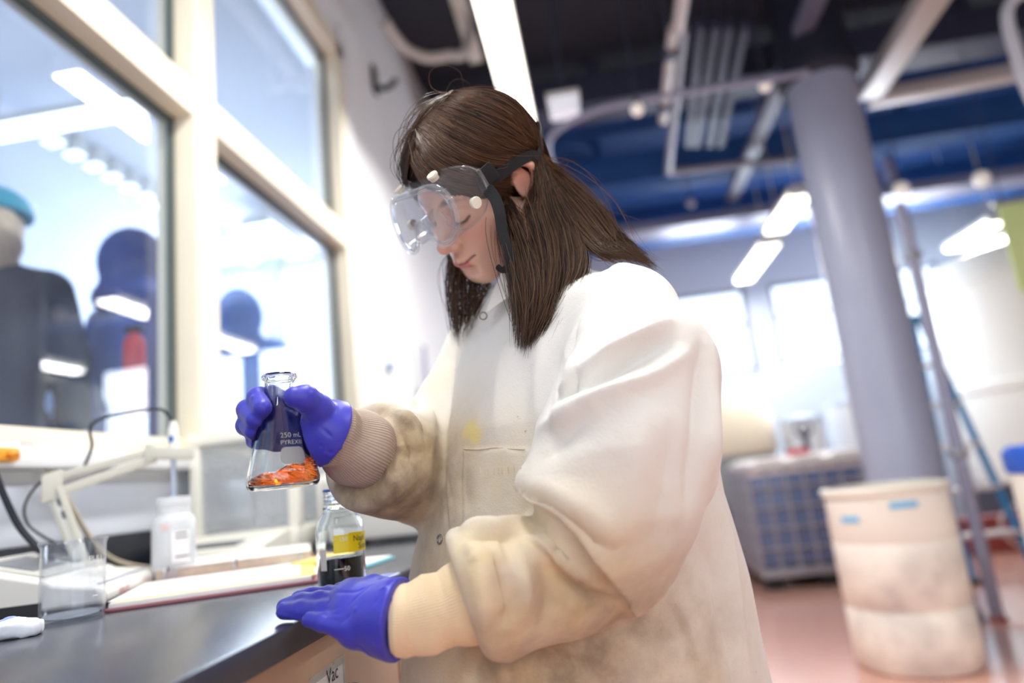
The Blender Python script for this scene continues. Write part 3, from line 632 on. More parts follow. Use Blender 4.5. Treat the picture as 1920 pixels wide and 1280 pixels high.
# ================================================================== bench
m_top = mat('black_epoxy', (66, 68, 76), .22, noise=.08, scale=30, bump=.03, bscale=300)
m_wood = mat('birch_laminate', (206, 176, 150), .45, noise=.08, scale=7)
m_edge = mat('laminate_edge', (186, 156, 130), .5)
XE = -.355; ZT = .91
e = thing('worktop', (-.78, 1.5, .88), 'black epoxy worktop running along the window wall with a raised back curb', 'worktop')
MB().box((XW+.001, -1.3, .878), (XE, 4.3, ZT), .006).build('slab', m_top, e)
struct(MB().box((XW+.001, -1.3, ZT), (XW+.021, 4.3, 1.012), .003).build('trim_6', mat('curb_black', (30, 32, 42), .4)))
ly = np.linspace(-1.25, 4.25, 10)
for k in range(9):
    ya, yb = ly[k]+.002, ly[k+1]-.002
    lab = {3: 'birch laminate cabinet under the black worktop, carrying a taped paper label', 2: 'birch laminate cabinet under the black worktop, nearest one at the bottom left of the photo'}.get(k, 'birch laminate cabinet under the black worktop, %s' % ('level with the photographer\'s left hand', 'just ahead of the photographer, below the frame', '', '', 'next one beyond the paper label, behind the coat', 'second beyond the paper label, hidden by the coat', 'third beyond the paper label, hidden by the coat', 'fourth beyond the paper label, hidden by the coat', 'last one at the far end of the bench')[k])
    e = thing('base_cabinet', (-.78, (ya+yb)/2, 0), lab, 'cabinet', 'laminate cabinets under the bench')
    MB().box((XW+.005, ya, .1), (-.405, yb, .877), .002).build('body', m_wood, e, smooth=False)
    MB().box((XW+.005, ya, 0), (-.46, yb, .1)).build('plinth', m_black, e, smooth=False)
    d = MB().box((-.405, ya+.003, .70), (-.385, yb-.003, .872), .003).build('drawer', m_wood, e)
    MB().tube(spline([(-.385, (ya+yb)/2-.06, .79), (-.36, (ya+yb)/2-.05, .79), (-.36, (ya+yb)/2+.05, .79), (-.385, (ya+yb)/2+.06, .79)], 16), .005, 8).build('handle', m_alu, d)
    for (p, q, hy) in ((ya+.003, (ya+yb)/2-.0015, (ya+yb)/2-.04), ((ya+yb)/2+.0015, yb-.003, (ya+yb)/2+.04)):
        d = MB().box((-.405, p, .105), (-.385, q, .695), .003).build('door', m_wood, e)
        MB().tube(spline([(-.385, hy, .54), (-.36, hy, .55), (-.36, hy, .65), (-.385, hy, .66)], 16), .005, 8).build('handle', m_alu, d)
def flat_text(txt, size, org, u, v, m, name, parent, off=.0006):
    V, F = text_mesh(txt, size)
    if not len(V): return
    u = np.asarray(u, float); v = np.asarray(v, float); nn = np.cross(u, v)
    return MB().add(np.asarray(org)+V[:, :1]*u+V[:, 1:2]*v+nn*off, F).build(name, m, parent, smooth=False, recalc=False)
m_ink = mat('black_ink', (30, 30, 36), .6); m_paper = mat('paper', (238, 238, 240), .7); m_print = mat('white_print', (245, 245, 245), .6)
p = onX(585, 1250, -.3849); q = onX(643, 1233, -.3849)
e = thing('paper_label', (-.3849, p[1], .77), 'white paper label taped to the cabinet front below the black worktop edge', 'label')
MB().box((-.3848, p[1], .70), (-.3842, q[1], q[2]), 0).build('sheet', m_paper, e, smooth=False)
MB().box((-.3842, p[1]-.01, q[2]-.006), (-.3839, q[1]+.004, q[2]+.004)).build('tape', pane_mat('clear_tape', (.96, .95, .9), 1.4, haze=.25), e, smooth=False)
MB().box((-.3842, q[1]-.004, .70), (-.3839, q[1]+.003, q[2])).build('tape', bpy.data.materials['clear_tape'], e, smooth=False)
tq = onX(612, 1279, -.3842)
flat_text('Vac', .026, (-.3841, tq[1], tq[2]-.004), (0, 1, 0), (0, 0, 1), m_ink, 'lettering', e)

# ------------------------------------------------------------------ beaker, tissue
m_glass = glass_mat('clear_glass', (252, 254, 255), 1.47)
m_thin = pane_mat('thin_glass', (.97, .98, 1.0), 1.5, haze=.03, hazec=(240, 244, 255))
bk = (-.783, .944)
e = thing('beaker', (*bk, ZT), 'clear glass beaker with a pouring spout standing at the near left of the bench', 'beaker')
def beaker_shell(c, r, h, t, spout):
    prof = [(0, .001), (r-.006, .0005), (r-.001, .005), (r, .012), (r, h*.5), (r, h-.006), (r+.003, h), (r+.001, h+.0015), (r-t, h-.004), (r-t, h*.5), (r-t, .012), (r-t-.003, .005), (0, .0035)]
    b = MB().lathe(prof, (c[0], c[1], ZT), 72)
    for i, v in enumerate(b.v):
        x, y, z = v[0]-c[0], v[1]-c[1], v[2]-ZT; a = math.atan2(y, x); w_ = math.exp(-((math.atan2(math.sin(a-spout), math.cos(a-spout)))/.22)**2)*max(0, (z-h+.022)/.022)**2
        k = 1+.17*w_; b.v[i] = (c[0]+x*k, c[1]+y*k, v[2]+.002*w_)
    return b
beaker_shell(bk, .0415, .108, .0016, math.radians(-105)).build('glass', m_thin, e)
MB().lathe([(0, .0045), (.0375, .0045), (.0386, .0065), (.0388, .0085), (0, .0085)], (*bk, ZT), 48).build('water', glass_mat('water', (246, 250, 255), 1.33), e)
def cyl_text(txt, size, c, rfun, a0, z0, m, name, parent, slope=0.0):
    V, F = text_mesh(txt, size)
    w = V[:, 0].max()-V[:, 0].min(); out = []
    for x, y, _ in V:
        z = z0+y; r = rfun(z); a = a0+(x-w/2-V[:, 0].min())/r; out.append((c[0]+r*math.cos(a), c[1]+r*math.sin(a), z))
    return MB().add(out, F).build(name, m, parent, smooth=False, recalc=False)
va = math.atan2(-bk[1], -bk[0])                     # bearing of the photographer's side
cyl_text('PULL', .011, bk, lambda z: .0418, va+.75, ZT+.078, m_print, 'lettering', e)
cyl_text('80', .008, bk, lambda z: .0418, va+.72, ZT+.068, m_print, 'lettering', e)
for k in range(4): MB().tube([(bk[0]+.0418*math.cos(va+.6+i*.05), bk[1]+.0418*math.sin(va+.6+i*.05), ZT+.03+k*.01) for i in range(5)], .0004, 4).build('graduation', m_print, e)
def crumple(c, r, seed, h=.004):
    st = np.random.RandomState(seed); D = st.normal(size=(14, 3)); D /= np.linalg.norm(D, axis=1)[:, None]; O_ = st.uniform(.75, 1.0, 14)
    c = np.asarray(c, float); r = np.asarray(r, float)
    def fn(P):
        q = (P-c)/r; d = np.max(q@D.T-O_, axis=1); d = np.maximum(d, np.linalg.norm(q, axis=1)-1.05)
        q2 = P*130; return d*r.min()+.0035*np.sin(q2[:, 0]+1.7*np.sin(q2[:, 1]))*np.sin(q2[:, 1]+q2[:, 2])
    V, Q = mesh_sdf(fn, c-r*1.3, c+r*1.3, h); return V, Q
tp = onZ(14, 1200, ZT)
tu = _n([.86, .5, 0]); tv = np.array([-tu[1], tu[0], 0.]); tc0 = np.array([tp[0]-.022, tp[1], ZT+.0105])
def tissue_fn(P, hx=.052, hy=.020, hz=.0095, dz=0.0):
    q = np.stack([(P-tc0)@tu, (P-tc0)@tv, P[:, 2]-tc0[2]-dz], 1); q[:, 2] -= .003*np.sin(q[:, 0]*75)+.002*np.sin(q[:, 1]*190+q[:, 0]*60)
    k = np.abs(q)-np.array([hx, hy, hz])+.006; d = np.linalg.norm(np.maximum(k, 0), axis=1)+np.minimum(k.max(1), 0)-.006
    return d+.0016*np.sin(q[:, 0]*260+2*np.sin(q[:, 1]*150))*np.sin(q[:, 1]*310+q[:, 0]*90)
V, Q = mesh_sdf(tissue_fn, tc0-[.09, .09, .03], tc0+[.09, .09, .03], .0025); V[:, 2] = np.maximum(V[:, 2], ZT+.0005)
e = thing('tissue', (tp[0]-.022, tp[1], ZT), 'crumpled white tissue with pale blue print at the left edge of the bench', 'tissue')
np_mesh('sheet', V, Q, mat('white_tissue', (234, 238, 250), .85, noise=.08, scale=60), e)
V2, Q2 = mesh_sdf(lambda P: tissue_fn(P, .030, .006, .0030, .0078), tc0-[.09, .09, .03], tc0+[.09, .09, .03], .0025); np_mesh('print', V2, Q2, mat('blue_print', (150, 170, 226), .8), e)

# ------------------------------------------------------------------ pH meter with its electrode arm
m_case = mat('instrument_white', (232, 230, 224), .4); m_casegrey = mat('instrument_grey', (196, 196, 190), .45); m_screen = mat('grey_display', (120, 124, 130), .25)
u = _n([-.36, .93, 0]); v = _n([-.93, -.36, 0]); A = np.array([-.80, 1.035, ZT])
e = thing('bench_meter', A+u*.155+v*.12, 'white wedge-shaped bench meter with grey display, behind the glass beaker', 'meter')
prof = [(0, .006), (0, .026), (.015, .034), (.075, .044), (.085, .050), (.22, .090), (.25, .088), (.25, .006)]
def wedge(u0, u1, pr, dz=0): return MB().prism([(a, b+dz) for a, b in pr], A+u*u0, v, np.array([0, 0, 1.]), u*(u1-u0))
o = wedge(0, .31, prof).build('case', m_case, e); b_ = o.modifiers.new('bevel', 'BEVEL'); b_.width = .006; b_.segments = 3
wedge(.03, .285, [(.098, .0545), (.098, .0575), (.205, .0885), (.205, .0855)]).build('display_panel', m_casegrey, e)
wedge(.06, .20, [(.125, .064), (.125, .0665), (.19, .0860), (.19, .0835)]).build('display', m_screen, e)
for i in range(3):
    for j in range(2): wedge(.22+i*.028, .24+i*.028, [(.12+j*.035, .0625+j*.0102), (.12+j*.035, .0665+j*.0102), (.145+j*.035, .0735+j*.0102), (.145+j*.035, .0695+j*.0102)]).build('key', m_screen, e)
wedge(-.002, .10, [(.09, .0), (.09, .02), (.16, .02), (.16, 0)]).build('foot', m_black, e); wedge(.24, .30, [(.01, .0), (.01, .008), (.05, .008), (.05, 0)]).build('foot', m_black, e)
fu = np.array([0, 0, .0]); 
wedge(.02, .30, [(.017, .0355), (.017, .0362), (.020, .0365), (.020, .0358)]).build('stripe', mat('blue_stripe', (96, 110, 170), .5), e)
flat_text('PSN/YS', .018, A+u*.06+v*(-.0008)+np.array([0, 0, .010]), u, np.array([0, 0, 1.]), mat('red_ink', (190, 110, 116), .6), 'lettering', e)
m_arm = mat('arm_grey', (204, 202, 192), .4); m_arml = mat('arm_white', (238, 238, 232), .4)
e = thing('probe_stand', at(150, 1050, 1.27), 'grey folding electrode arm reaching from the bench meter to the white bottle', 'stand')
def link_bar(p, q, wd, th, nm, m):
    p = np.array(p, float); q = np.array(q, float); uu = (q-p)/2; fwd = (p+q)/2-EYE; s = _n(np.cross(uu, fwd)); t = _n(np.cross(s, uu)); return MB().obox((p+q)/2, uu, s*wd, t*th, min(wd, th)*.4).build(nm, m, e)
J0, J1, J2 = at(152, 1062, 1.30), at(98, 912, 1.30), at(288, 852, 1.40)
off = at(120, 912, 1.30)-J1
link_bar(J0+off*.62, J1+off*.62, .006, .012, 'link', m_arm); link_bar(J0-off*.35, J1-off*.35, .006, .012, 'link', m_arm)
link_bar(J0+off*.13, J1+off*.13, .009, .008, 'strip', m_arml)
for t in (.14, .3): link_bar(J1+off*.25+(J0-J1)*(t), J1+off*.25+(J0-J1)*(t+.09), .006, .0095, 'slot', m_screen)
dn = np.array([0, 0, -.017])
link_bar(J1-dn*.9, J2-dn*.45, .0075, .009, 'link', m_arm); link_bar(J1+dn*.9, J2+dn*.5, .0085, .009, 'link', m_arm)
MB().obox(J1, (J1-J2)/np.linalg.norm(J1-J2)*.018, np.array([0, 0, 1.])*.027, _n(np.cross(J1-J2, [0, 0, 1.]))*.013, .004).build('elbow', m_arm, e)
MB().obox(J0+off*.13+[0, 0, -.02], u*.03, v*.03, np.array([0, 0, .03]), .006).build('pivot_base', m_arm, e)
H0, H1 = at(283, 850, 1.40), at(362, 850, 1.42)
hx = (H1-H0)/2; hz = np.array([0, 0, .0115]); hy = _n(np.cross(hx, hz))*.02
MB().obox((H0+H1)/2, hx, hz, hy, .003).build('holder', m_arm, e); MB().obox(H0, _n(hx)*.008, hz*1.6, hy*.9, .003).build('holder_neck', m_arm, e)
for t in (.72, .9): MB().obox(H0+2*hx*t-hy*1.02, _n(hx)*.0035, hz*.8, hy*.05, .001).build('slot', m_screen, e)
# electrode
ex = at(325, 850, 1.41)
e = thing('electrode', ex, 'white electrode probe hanging from the arm down into the white plastic bottle', 'electrode')
ze = onZ(325, 968, .0)  # bearing only
zt, zb = at(325, 806, 1.41)[2], at(325, 945, 1.41)[2]
MB().lathe([(.0, zt+.022), (.006, zt+.02), (.0095, zt+.004), (.0105, zt-.01), (.0105, ex[2]-.012), (.0, ex[2]-.012)], (ex[0], ex[1], 0), 24).build('cap', m_arml, e)
MB().lathe([(.0, ex[2]-.012), (.0055, ex[2]-.012), (.0058, zb), (.0, zb)], (ex[0], ex[1], 0), 20).build('shaft', mat('probe_glass', (178, 190, 210), .2), e)
MB().lathe([(.009, zb+.004), (.012, zb), (.011, zb-.012), (.0, zb-.012)], (ex[0], ex[1], 0), 20).build('collar', m_black, e)
MB().lathe([(.0, zb-.012), (.012, zb-.012), (.0155, zb-.06), (.0, zb-.06)], (ex[0], ex[1], 0), 24).build('sleeve', mat('sleeve_white', (236, 230, 230), .5), e)
MB().obox((ex[0]+.002, ex[1]-.0107, zt-.018), (.0045, 0, 0), (0, .0012, 0), (0, 0, .006), .0005).build('badge', mat('blue_badge', (40, 100, 190), .5), e)
m_cab_k = mat('black_cable', (26, 32, 44), .45); m_cab_b = mat('beige_cable', (204, 192, 172), .5)
def cable(pts, r, m, label): 
    o = MB().tube(spline(pts, 60), r, 10).build('cable', m); return tag(o, label, 'cable')
cable([(ex[0], ex[1], zt+.021), at(316, 780, 1.41), at(300, 767, 1.40), at(250, 771, 1.38), at(195, 783, 1.37), at(172, 796, 1.37), at(169, 812, 1.37), at(172, 838, 1.37), at(156, 880, 1.365)], .0030, m_cab_k, 'thin black cable looping up from the electrode in front of the window')
cable([at(128, 886, 1.365), at(100, 888, 1.37), at(65, 915, 1.37), at(46, 950, 1.37), at(52, 982, 1.37), at(80, 1005, 1.37), at(108, 1020, 1.36), at(128, 1035, 1.33)], .0026, m_cab_k, 'thin black cable curving behind the elbow of the electrode arm')
cable([at(-40, 820, 1.25), at(-12, 880, 1.25), at(8, 930, 1.25), at(35, 985, 1.25), at(70, 1026, 1.25), at(98, 1052, 1.25)], .0062, m_cab_k, 'thick dark blue-black cable dropping behind the glass beaker at the left edge')
cable([onX(33, 846, XW+.05), onX(62, 856, XW+.05), onX(90, 880, XW+.045), onX(112, 912, XW+.04), onX(140, 960, XW+.035), onX(170, 1010, XW+.03), onX(205, 1045, XW+.03), onX(245, 1060, XW+.04), onX(290, 1066, XW+.05), onX(330, 1064, XW+.05)], .0062, m_cab_b, 'beige cable running from the wall socket box down along the black curb')
q = onX(12, 855, XW+.02)
e = thing('socket_box', (XW+.012, q[1], q[2]), 'grey wall socket box at the left edge under the window sill', 'socket')
MB().box((XW+.0121, q[1]-.12, q[2]-.03), (XW+.055, q[1]+.03, q[2]+.03), .005).build('box', mat('socket_grey', (200, 196, 192), .5), e); MB().box((XW+.055, q[1]-.11, q[2]-.024), (XW+.059, q[1]-.012, q[2]+.024), .003).build('faceplate', m_case, e)
e = thing('plug', (XW+.06, q[1]-.03, q[2]), 'orange plug pushed into the grey wall socket box', 'plug')
MB().box((XW+.0595, q[1]-.085, q[2]-.018), (XW+.082, q[1]-.030, q[2]+.010), .009).build('body', mat('orange_plug', (250, 170, 60), .5), e); MB().tube([(XW+.082, q[1]-.058, q[2]-.004), (XW+.10, q[1]-.062, q[2]-.010)], .007, 12).build('cord_grip', mat('orange_grip', (240, 150, 50), .5), e)

# ------------------------------------------------------------------ white plastic bottle
m_hdpe = mat('milky_plastic', (236, 238, 240), .4, sss=.2)
pb = onZ(324, 1092, ZT)
pb = np.array([ex[0], ex[1], ZT])
e = thing('plastic_bottle', pb, 'wide-mouth milky plastic bottle with printed label, under the electrode arm', 'bottle')
MB().lathe([(0, .001), (.038, .001), (.0405, .005), (.0405, .118), (.037, .128), (.031, .133), (.031, .152), (.0325, .153), (.0325, .166), (.0295, .167), (.0295, .13), (.037, .118), (.038, .006), (0, .005)], pb, 56).build('shell', pane_mat('milky_shell', (.93, .95, .97), 1.4, haze=.5, hazec=(240, 242, 246), rough=.3), e)
MB().lathe([(0, .006), (.0375, .006), (.0375, .034), (0, .034)], pb, 40).build('filling', mat('grey_filling', (168, 174, 184), .3), e)
vb = math.atan2(-pb[1], -pb[0])
def wrap_patch(c, r, a0, a1, z0, z1, m, nm, parent, n=14, t=.0004):
    V = []; F = []
    for i in range(n+1):
        a = a0+(a1-a0)*i/n
        for (rr, z) in ((r, z0), (r+t, z0), (r+t, z1), (r, z1)): V.append((c[0]+rr*math.cos(a), c[1]+rr*math.sin(a), z))
    for i in range(n):
        k = i*4
        for j in range(4): F.append((k+j, k+(j+1) % 4, k+4+(j+1) % 4, k+4+j))
    F += [(0, 1, 2, 3), (4*n+3, 4*n+2, 4*n+1, 4*n)]
    return MB().add(V, F).build(nm, m, parent, smooth=False)
wrap_patch(pb, .0408, vb-.1, vb+.75, ZT+.04, ZT+.10, m_paper, 'label', e)
for k, (z_, s_) in enumerate(((.094, .55), (.086, .6), (.05, .7))): wrap_patch(pb, .0413, vb+.05, vb+.05+s_, ZT+z_, ZT+z_+.003, m_screen, 'printed_line', e)
wrap_patch(pb, .0408, vb-.6, vb-.2, ZT+.105, ZT+.115, mat('pink_print', (226, 196, 196), .6), 'printed_line', e)

# ------------------------------------------------------------------ analytical balance
m_bal = mat('balance_cream', (242, 240, 230), .45); m_balg = pane_mat('draft_shield_glass', (.93, .95, .97), 1.45, haze=.22, hazec=(246, 248, 252))
bx0, bx1, by0, by1, bz = -1.145, -.83, 1.80, 2.16, .925
e = thing('analytical_balance', ((bx0+bx1)/2, (by0+by1)/2, ZT), 'cream analytical balance with a glass draft shield standing against the wall behind the flask', 'balance')
MB().box((bx0, by0-.01, bz), (bx1, by1, bz+.055), .01).build('base', m_bal, e)
MB().prism([(-.0, .0), (-.15, .0), (-.16, .012), (-.15, .026), (-.01, .052)], (bx0+.02, by0-.005, bz), (0, 1, 0), (0, 0, 1), (bx1-bx0-.04, 0, 0)).build('control_panel', m_bal, e)
MB().box((bx0+.10, by0-.145, bz+.021), (bx1-.10, by0-.09, bz+.039), .002).build('display', m_screen, e)
for (x_, y_) in ((bx0, by0), (bx1-.03, by0), (bx0, by1-.03), (bx1-.03, by1-.03)): MB().box((x_, y_, bz+.055), (x_+.03, y_+.03, bz+.30), .004).build('pillar', m_bal, e)
MB().box((bx0-.004, by0-.006, bz+.30), (bx1+.004, by1, bz+.335), .008).build('top_frame', m_bal, e)
MB().box((bx0+.03, by0+.008, bz+.058), (bx1-.03, by0+.013, bz+.298)).build('front_pane', m_balg, e, smooth=False)
for x_ in (bx0+.008, bx1-.013): MB().box((x_, by0+.032, bz+.058), (x_+.005, by1-.032, bz+.298)).build('side_pane', m_balg, e, smooth=False)
MB().box((bx0+.03, by1-.06, bz+.055), (bx1-.03, by1-.03, bz+.298), .003).build('back_panel', mat('balance_back', (236, 238, 242), .5), e)
MB().lathe([(0, .0), (.045, .0), (.047, .004), (.0, .005)], ((bx0+bx1)/2, (by0+by1)/2-.02, bz+.085), 32).build('pan', m_alu, e); MB().cyl(((bx0+bx1)/2, (by0+by1)/2-.02, bz+.05), ((bx0+bx1)/2, (by0+by1)/2-.02, bz+.086), .008, 14).build('pan_stem', m_alu, e)
for (x_, y_) in ((bx0+.03, by0+.02), (bx1-.03, by0+.02), (bx0+.03, by1-.03), (bx1-.03, by1-.03)): MB().cyl((x_, y_, ZT), (x_, y_, bz+.002), .014, 16).build('foot', m_black, e)
for (px, py) in ((520, 960), (568, 950)):
    b0 = onY(px, py, by0+.07); b1 = onY(px-22, py-20, by0+.07)
# white cabinet-like dryer right of the balance
e = thing('instrument_box', (-.63, 1.98, ZT), 'pale white instrument box right of the balance, behind the brown bottle', 'instrument')
MB().box((-.80, 1.84, ZT+.012), (-.47, 2.16, ZT+.20), .02).build('case', m_case, e); MB().box((-.78, 1.828, ZT+.10), (-.49, 1.842, ZT+.18), .006).build('front_panel', m_casegrey, e)
for x_ in (-.77, -.50):
    for y_ in (1.87, 2.13): MB().cyl((x_, y_, ZT), (x_, y_, ZT+.014), .014, 14).build('foot', m_black, e)

# ------------------------------------------------------------------ open ring binder and papers
m_mar = mat('maroon_cover', (150, 92, 104), .5); m_page = mat('paper_pages', (240, 238, 236), .7); m_tan = mat('page_edges', (214, 200, 180), .8, noise=.15, scale=60); m_yel = mat('yellow_page', (238, 214, 130), .7)
U = _n([.29, .115, 0]); Vv = _n([-.115*.9, .29, 0]); A = np.array([-.765, 1.005, ZT])
A = onZ(195, 1150, ZT); B = onZ(600, 1092, ZT); U = _n(B-A); LB = np.linalg.norm(B-A); Vv = np.array([-U[1], U[0], 0.]); Z = np.array([0, 0, 1.])
e = thing('ring_binder', A+U*LB/2+Vv*.28, 'open maroon ring binder full of papers lying on the bench between beaker and bottle', 'binder')
def slab(a0, a1, b0, b1, z0, z1, nm, m, bev=.001, tilt=0.0):
    c = A+U*(a0+a1)/2+Vv*(b0+b1)/2+Z*(z0+z1)/2; return MB().obox(c, U*(a1-a0)/2, Vv*(b1-b0)/2, Z*(z1-z0)/2, bev).build(nm, m, e)
slab(0, LB, 0, .27, .0005, .0045, 'cover', m_mar); slab(0, LB, .275, .345, .0005, .0045, 'spine', m_mar); slab(0, LB, .35, .62, .0005, .0045, 'cover', m_mar)
slab(.004, LB-.012, .006, .285, .0048, .0120, 'page_block', m_page); slab(.010, LB-.006, .012, .285, .0122, .0126, 'yellow_sheet', m_yel, 0)
o = slab(.0, LB-.03, .02, .29, .0128, .0136, 'sheet', m_page, 0)
slab(.12, .20, .10, .13, .01365, .01375, 'red_print', mat('red_print', (230, 150, 140), .7), 0)
slab(.05, .22, .16, .165, .01365, .01375, 'printed_line', m_casegrey, 0); slab(.05, .18, .19, .195, .01365, .01375, 'printed_line', m_casegrey, 0)
slab(.008, LB-.008, .335, .60, .0048, .030, 'page_block', m_tan); slab(.006, LB-.01, .333, .60, .0302, .0312, 'sheet', m_page, 0)
for t in (.10, .5, .9):
    c = A+U*LB*t+Vv*.31+Z*.012
    MB().tube([c+Vv*.028*math.cos(a)+Z*.026*math.sin(a) for a in np.linspace(-.4, math.pi+.4, 20)], .0018, 8).build('ring', m_alu, e)
p = onZ(717, 1052, ZT)
e = thing('folder', (p[0], p[1], ZT), 'turquoise-edged folder with papers lying right of the brown bottle', 'folder')
def slab2(p0, uu, a, b, z0, z1, nm, m): uu = _n(uu); vv = np.array([-uu[1], uu[0], 0]); return MB().obox(np.array(p0)+[0, 0, (z0+z1)/2], uu*a, vv*b, Z*(z1-z0)/2, .001).build(nm, m, e)
F0, F1 = onZ(652, 1079, ZT), onZ(742, 1046, ZT); fu_ = F1-F0; fc = (F0+F1)/2+np.array([-_n(fu_)[1], _n(fu_)[0], 0])*.12
fl = np.linalg.norm(fu_)/2
slab2(fc, fu_, fl, .12, .0005, .004, 'cover', mat('turquoise_cover', (96, 196, 210), .45)); slab2(fc+_n(fu_)*-.004, fu_, fl-.006, .115, .0042, .0075, 'page_block', m_page)
slab2(fc+_n(fu_)*.03+np.array([0, .04, 0]), fu_, fl*.5, .05, .0078, .018, 'yellow_pad', m_yel)
F0, F1 = onZ(700, 1100, ZT), onZ(757, 1075, ZT); fu_ = F1-F0; fc = (F0+F1)/2+np.array([-_n(fu_)[1], _n(fu_)[0], 0])*.02
e = thing('paper_sheet', fc, 'blue-white sheet of paper on the bench just behind the lower glove', 'paper')
slab2(fc, fu_, np.linalg.norm(fu_)/2, .014, .0005, .002, 'sheet', mat('blue_white_paper', (206, 222, 252), .6)); slab2(fc, fu_, np.linalg.norm(fu_)/2-.006, .010, .0021, .0024, 'blue_strip', mat('blue_strip', (110, 130, 206), .6))

# ------------------------------------------------------------------ reagent bottle with brown liquid
bb = np.array([-.398, .997, ZT])
e = thing('reagent_bottle', bb, 'clear glass bottle of dark brown liquid with yellow tape label behind the lower glove', 'bottle')
R_ = .0345
outer = [(0, .003), (.022, .0025), (.029, .0005), (.0325, .004), (R_, .010), (R_, .085), (.033, .094), (.0280, .103), (.0232, .109), (.0212, .1125), (.0226, .1135), (.0228, .116), (.0200, .118)]
thr = []
for k in range(4): thr += [(.0200, .119+k*.0048), (.0214, .1205+k*.0048), (.0214, .122+k*.0048), (.0200, .1235+k*.0048)]
inner = [(.0196, .1405), (.0176, .1400), (.0176, .112), (.0205, .108), (.0255, .1005), (.0305, .092), (.0320, .084), (.0320, .011), (.030, .006), (.024, .0055), (0, .006)]
MB().lathe(outer+thr+inner, bb, 72).build('glass', m_glass, e)
MB().lathe([(0, .0065), (.024, .0062), (.0298, .0068), (.0316, .0115), (.0316, .0445), (.0300, .0438), (0, .0436)], bb, 64).build('brown_liquid', glass_mat('dark_brown_liquid', (255, 255, 255), 1.34, 0, 420, (150, 52, 20)), e)
MB().lathe([(.0179, .1385), (.0212, .1385), (.0220, .1395), (.0216, .1425), (.0182, .1425)], bb, 48, closed=True).build('pour_ring', mat('blue_ring', (24, 86, 176), .4), e)
vb = math.atan2(-bb[1], -bb[0])
m_ytape = mat('yellow_tape', (242, 214, 20), .5); m_ylight = mat('yellow_tape_light', (246, 222, 60), .5)
wrap_patch(bb, R_+.0003, vb-.28, vb+.42, ZT+.052, ZT+.077, m_ylight, 'tape_label', e); wrap_patch(bb, R_+.0006, vb+.33, vb+1.5, ZT+.0515, ZT+.0785, m_ytape, 'tape_label', e)
cyl_text('Naph', .0115, bb, lambda z: R_+.0013, vb+.88, ZT+.066, m_ink, 'lettering', e); cyl_text('Soln', .0115, bb, lambda z: R_+.0013, vb+1.05, ZT+.055, m_ink, 'lettering', e)
cyl_text('150', .0085, bb, lambda z: R_+.0009, vb+.14, ZT+.068, m_print, 'lettering', e); cyl_text('50', .0085, bb, lambda z: R_+.0004, vb+.22, ZT+.0275, m_print, 'lettering', e)
def grad(c, rf, a0, a1, z, par, m=m_print, th=.0004):
    n_ = 10; MB().tube([(c[0]+rf(z)*math.cos(a0+(a1-a0)*i/n_), c[1]+rf(z)*math.sin(a0+(a1-a0)*i/n_), z) for i in range(n_+1)], th, 5).build('graduation', m, par)
for (z, w_) in ((.0305, .4), (.0715, .16)): grad(bb, lambda z: R_+.0004, vb-.3, vb-.3+w_, ZT+z, e)
wrap_patch(bb, R_+.0003, vb-.95, vb-.62, ZT+.030, ZT+.058, mat('frosted_patch', (214, 208, 202), .6), 'writing_patch', e)

# ------------------------------------------------------------------ the flask in her hand
FB = at(532, 917, .785); fl = np.array([FB[0], FB[1], FB[2]])
e = thing('conical_flask', fl, 'clear conical flask with swirling orange liquid held up in a blue glove', 'flask')
def fr(z): z = z-fl[2]; return float(np.interp(z, [0, .006, .012, .098, .108, .125, .137], [.036, .0405, .0405, .0195, .0172, .0168, .0168]))
outer = [(0, .002), (.030, .0005), (.0365, .001), (.0400, .005), (.0410, .011), (.0400, .0165), (.0305, .056), (.0205, .097), (.0178, .105), (.0170, .113), (.0169, .126), (.0200, .1285), (.0207, .1315), (.0190, .1345), (.0165, .1340)]
inner = [(.0152, .126), (.0153, .113), (.0161, .106), (.0188, .097), (.0288, .056), (.0383, .0165), (.0392, .011), (.0383, .0065), (.035, .0035), (.028, .0030), (0, .0045)]
def dens(pr, n):
    P = np.array(pr); d = np.r_[0, np.cumsum(np.linalg.norm(np.diff(P, axis=0), axis=1))]; t = np.linspace(0, d[-1], n); return list(zip(np.interp(t, d, P[:, 0]), np.interp(t, d, P[:, 1])))
MB().lathe(dens(outer, 60)+dens(inner, 50), fl, 96).build('glass', m_glass, e, angle=180)
# sloshing liquid: side wall up to a tilted, rippled surface
view = np.array([-fl[0], -fl[1], 0]); view = _n(view); side = np.array([-view[1], view[0], 0])         # towards the photographer / to the right of the flask as photographed
nA, nR = 96, 26
def top_z(x, y):
    s_ = x*side[0]+y*side[1]; w_ = x*view[0]+y*view[1]; t = s_/.036
    return .0225+.0100*t+.0075*max(0, t-.25)**1.5+.0016*math.sin(95*s_+160*w_)+.0012*math.sin(210*s_-60*w_+1)
def irad(z): return float(np.interp(z, [.0045, .0065, .011, .0165, .056], [.034, .0375, .0386, .0377, .0282]))
V = []; F = []
for i in range(nR+1):
    for k in range(nA):
        a = 2*math.pi*k/nA; c_, s_ = math.cos(a), math.sin(a); zt_ = .0225
        for _ in range(6): zt_ = top_z(irad(zt_)*c_, irad(zt_)*s_)
        z = .0048+(zt_-.0048)*i/nR; r_ = irad(z)+(.0006*math.sin(9*a+z*700) if 0 < i < nR else 0)
        V.append((fl[0]+r_*c_, fl[1]+r_*s_, fl[2]+z))
for i in range(nR):
    for k in range(nA): F.append((i*nA+k, i*nA+(k+1) % nA, (i+1)*nA+(k+1) % nA, (i+1)*nA+k))
nT = 14; base = nR*nA; prev = list(range(base, base+nA))
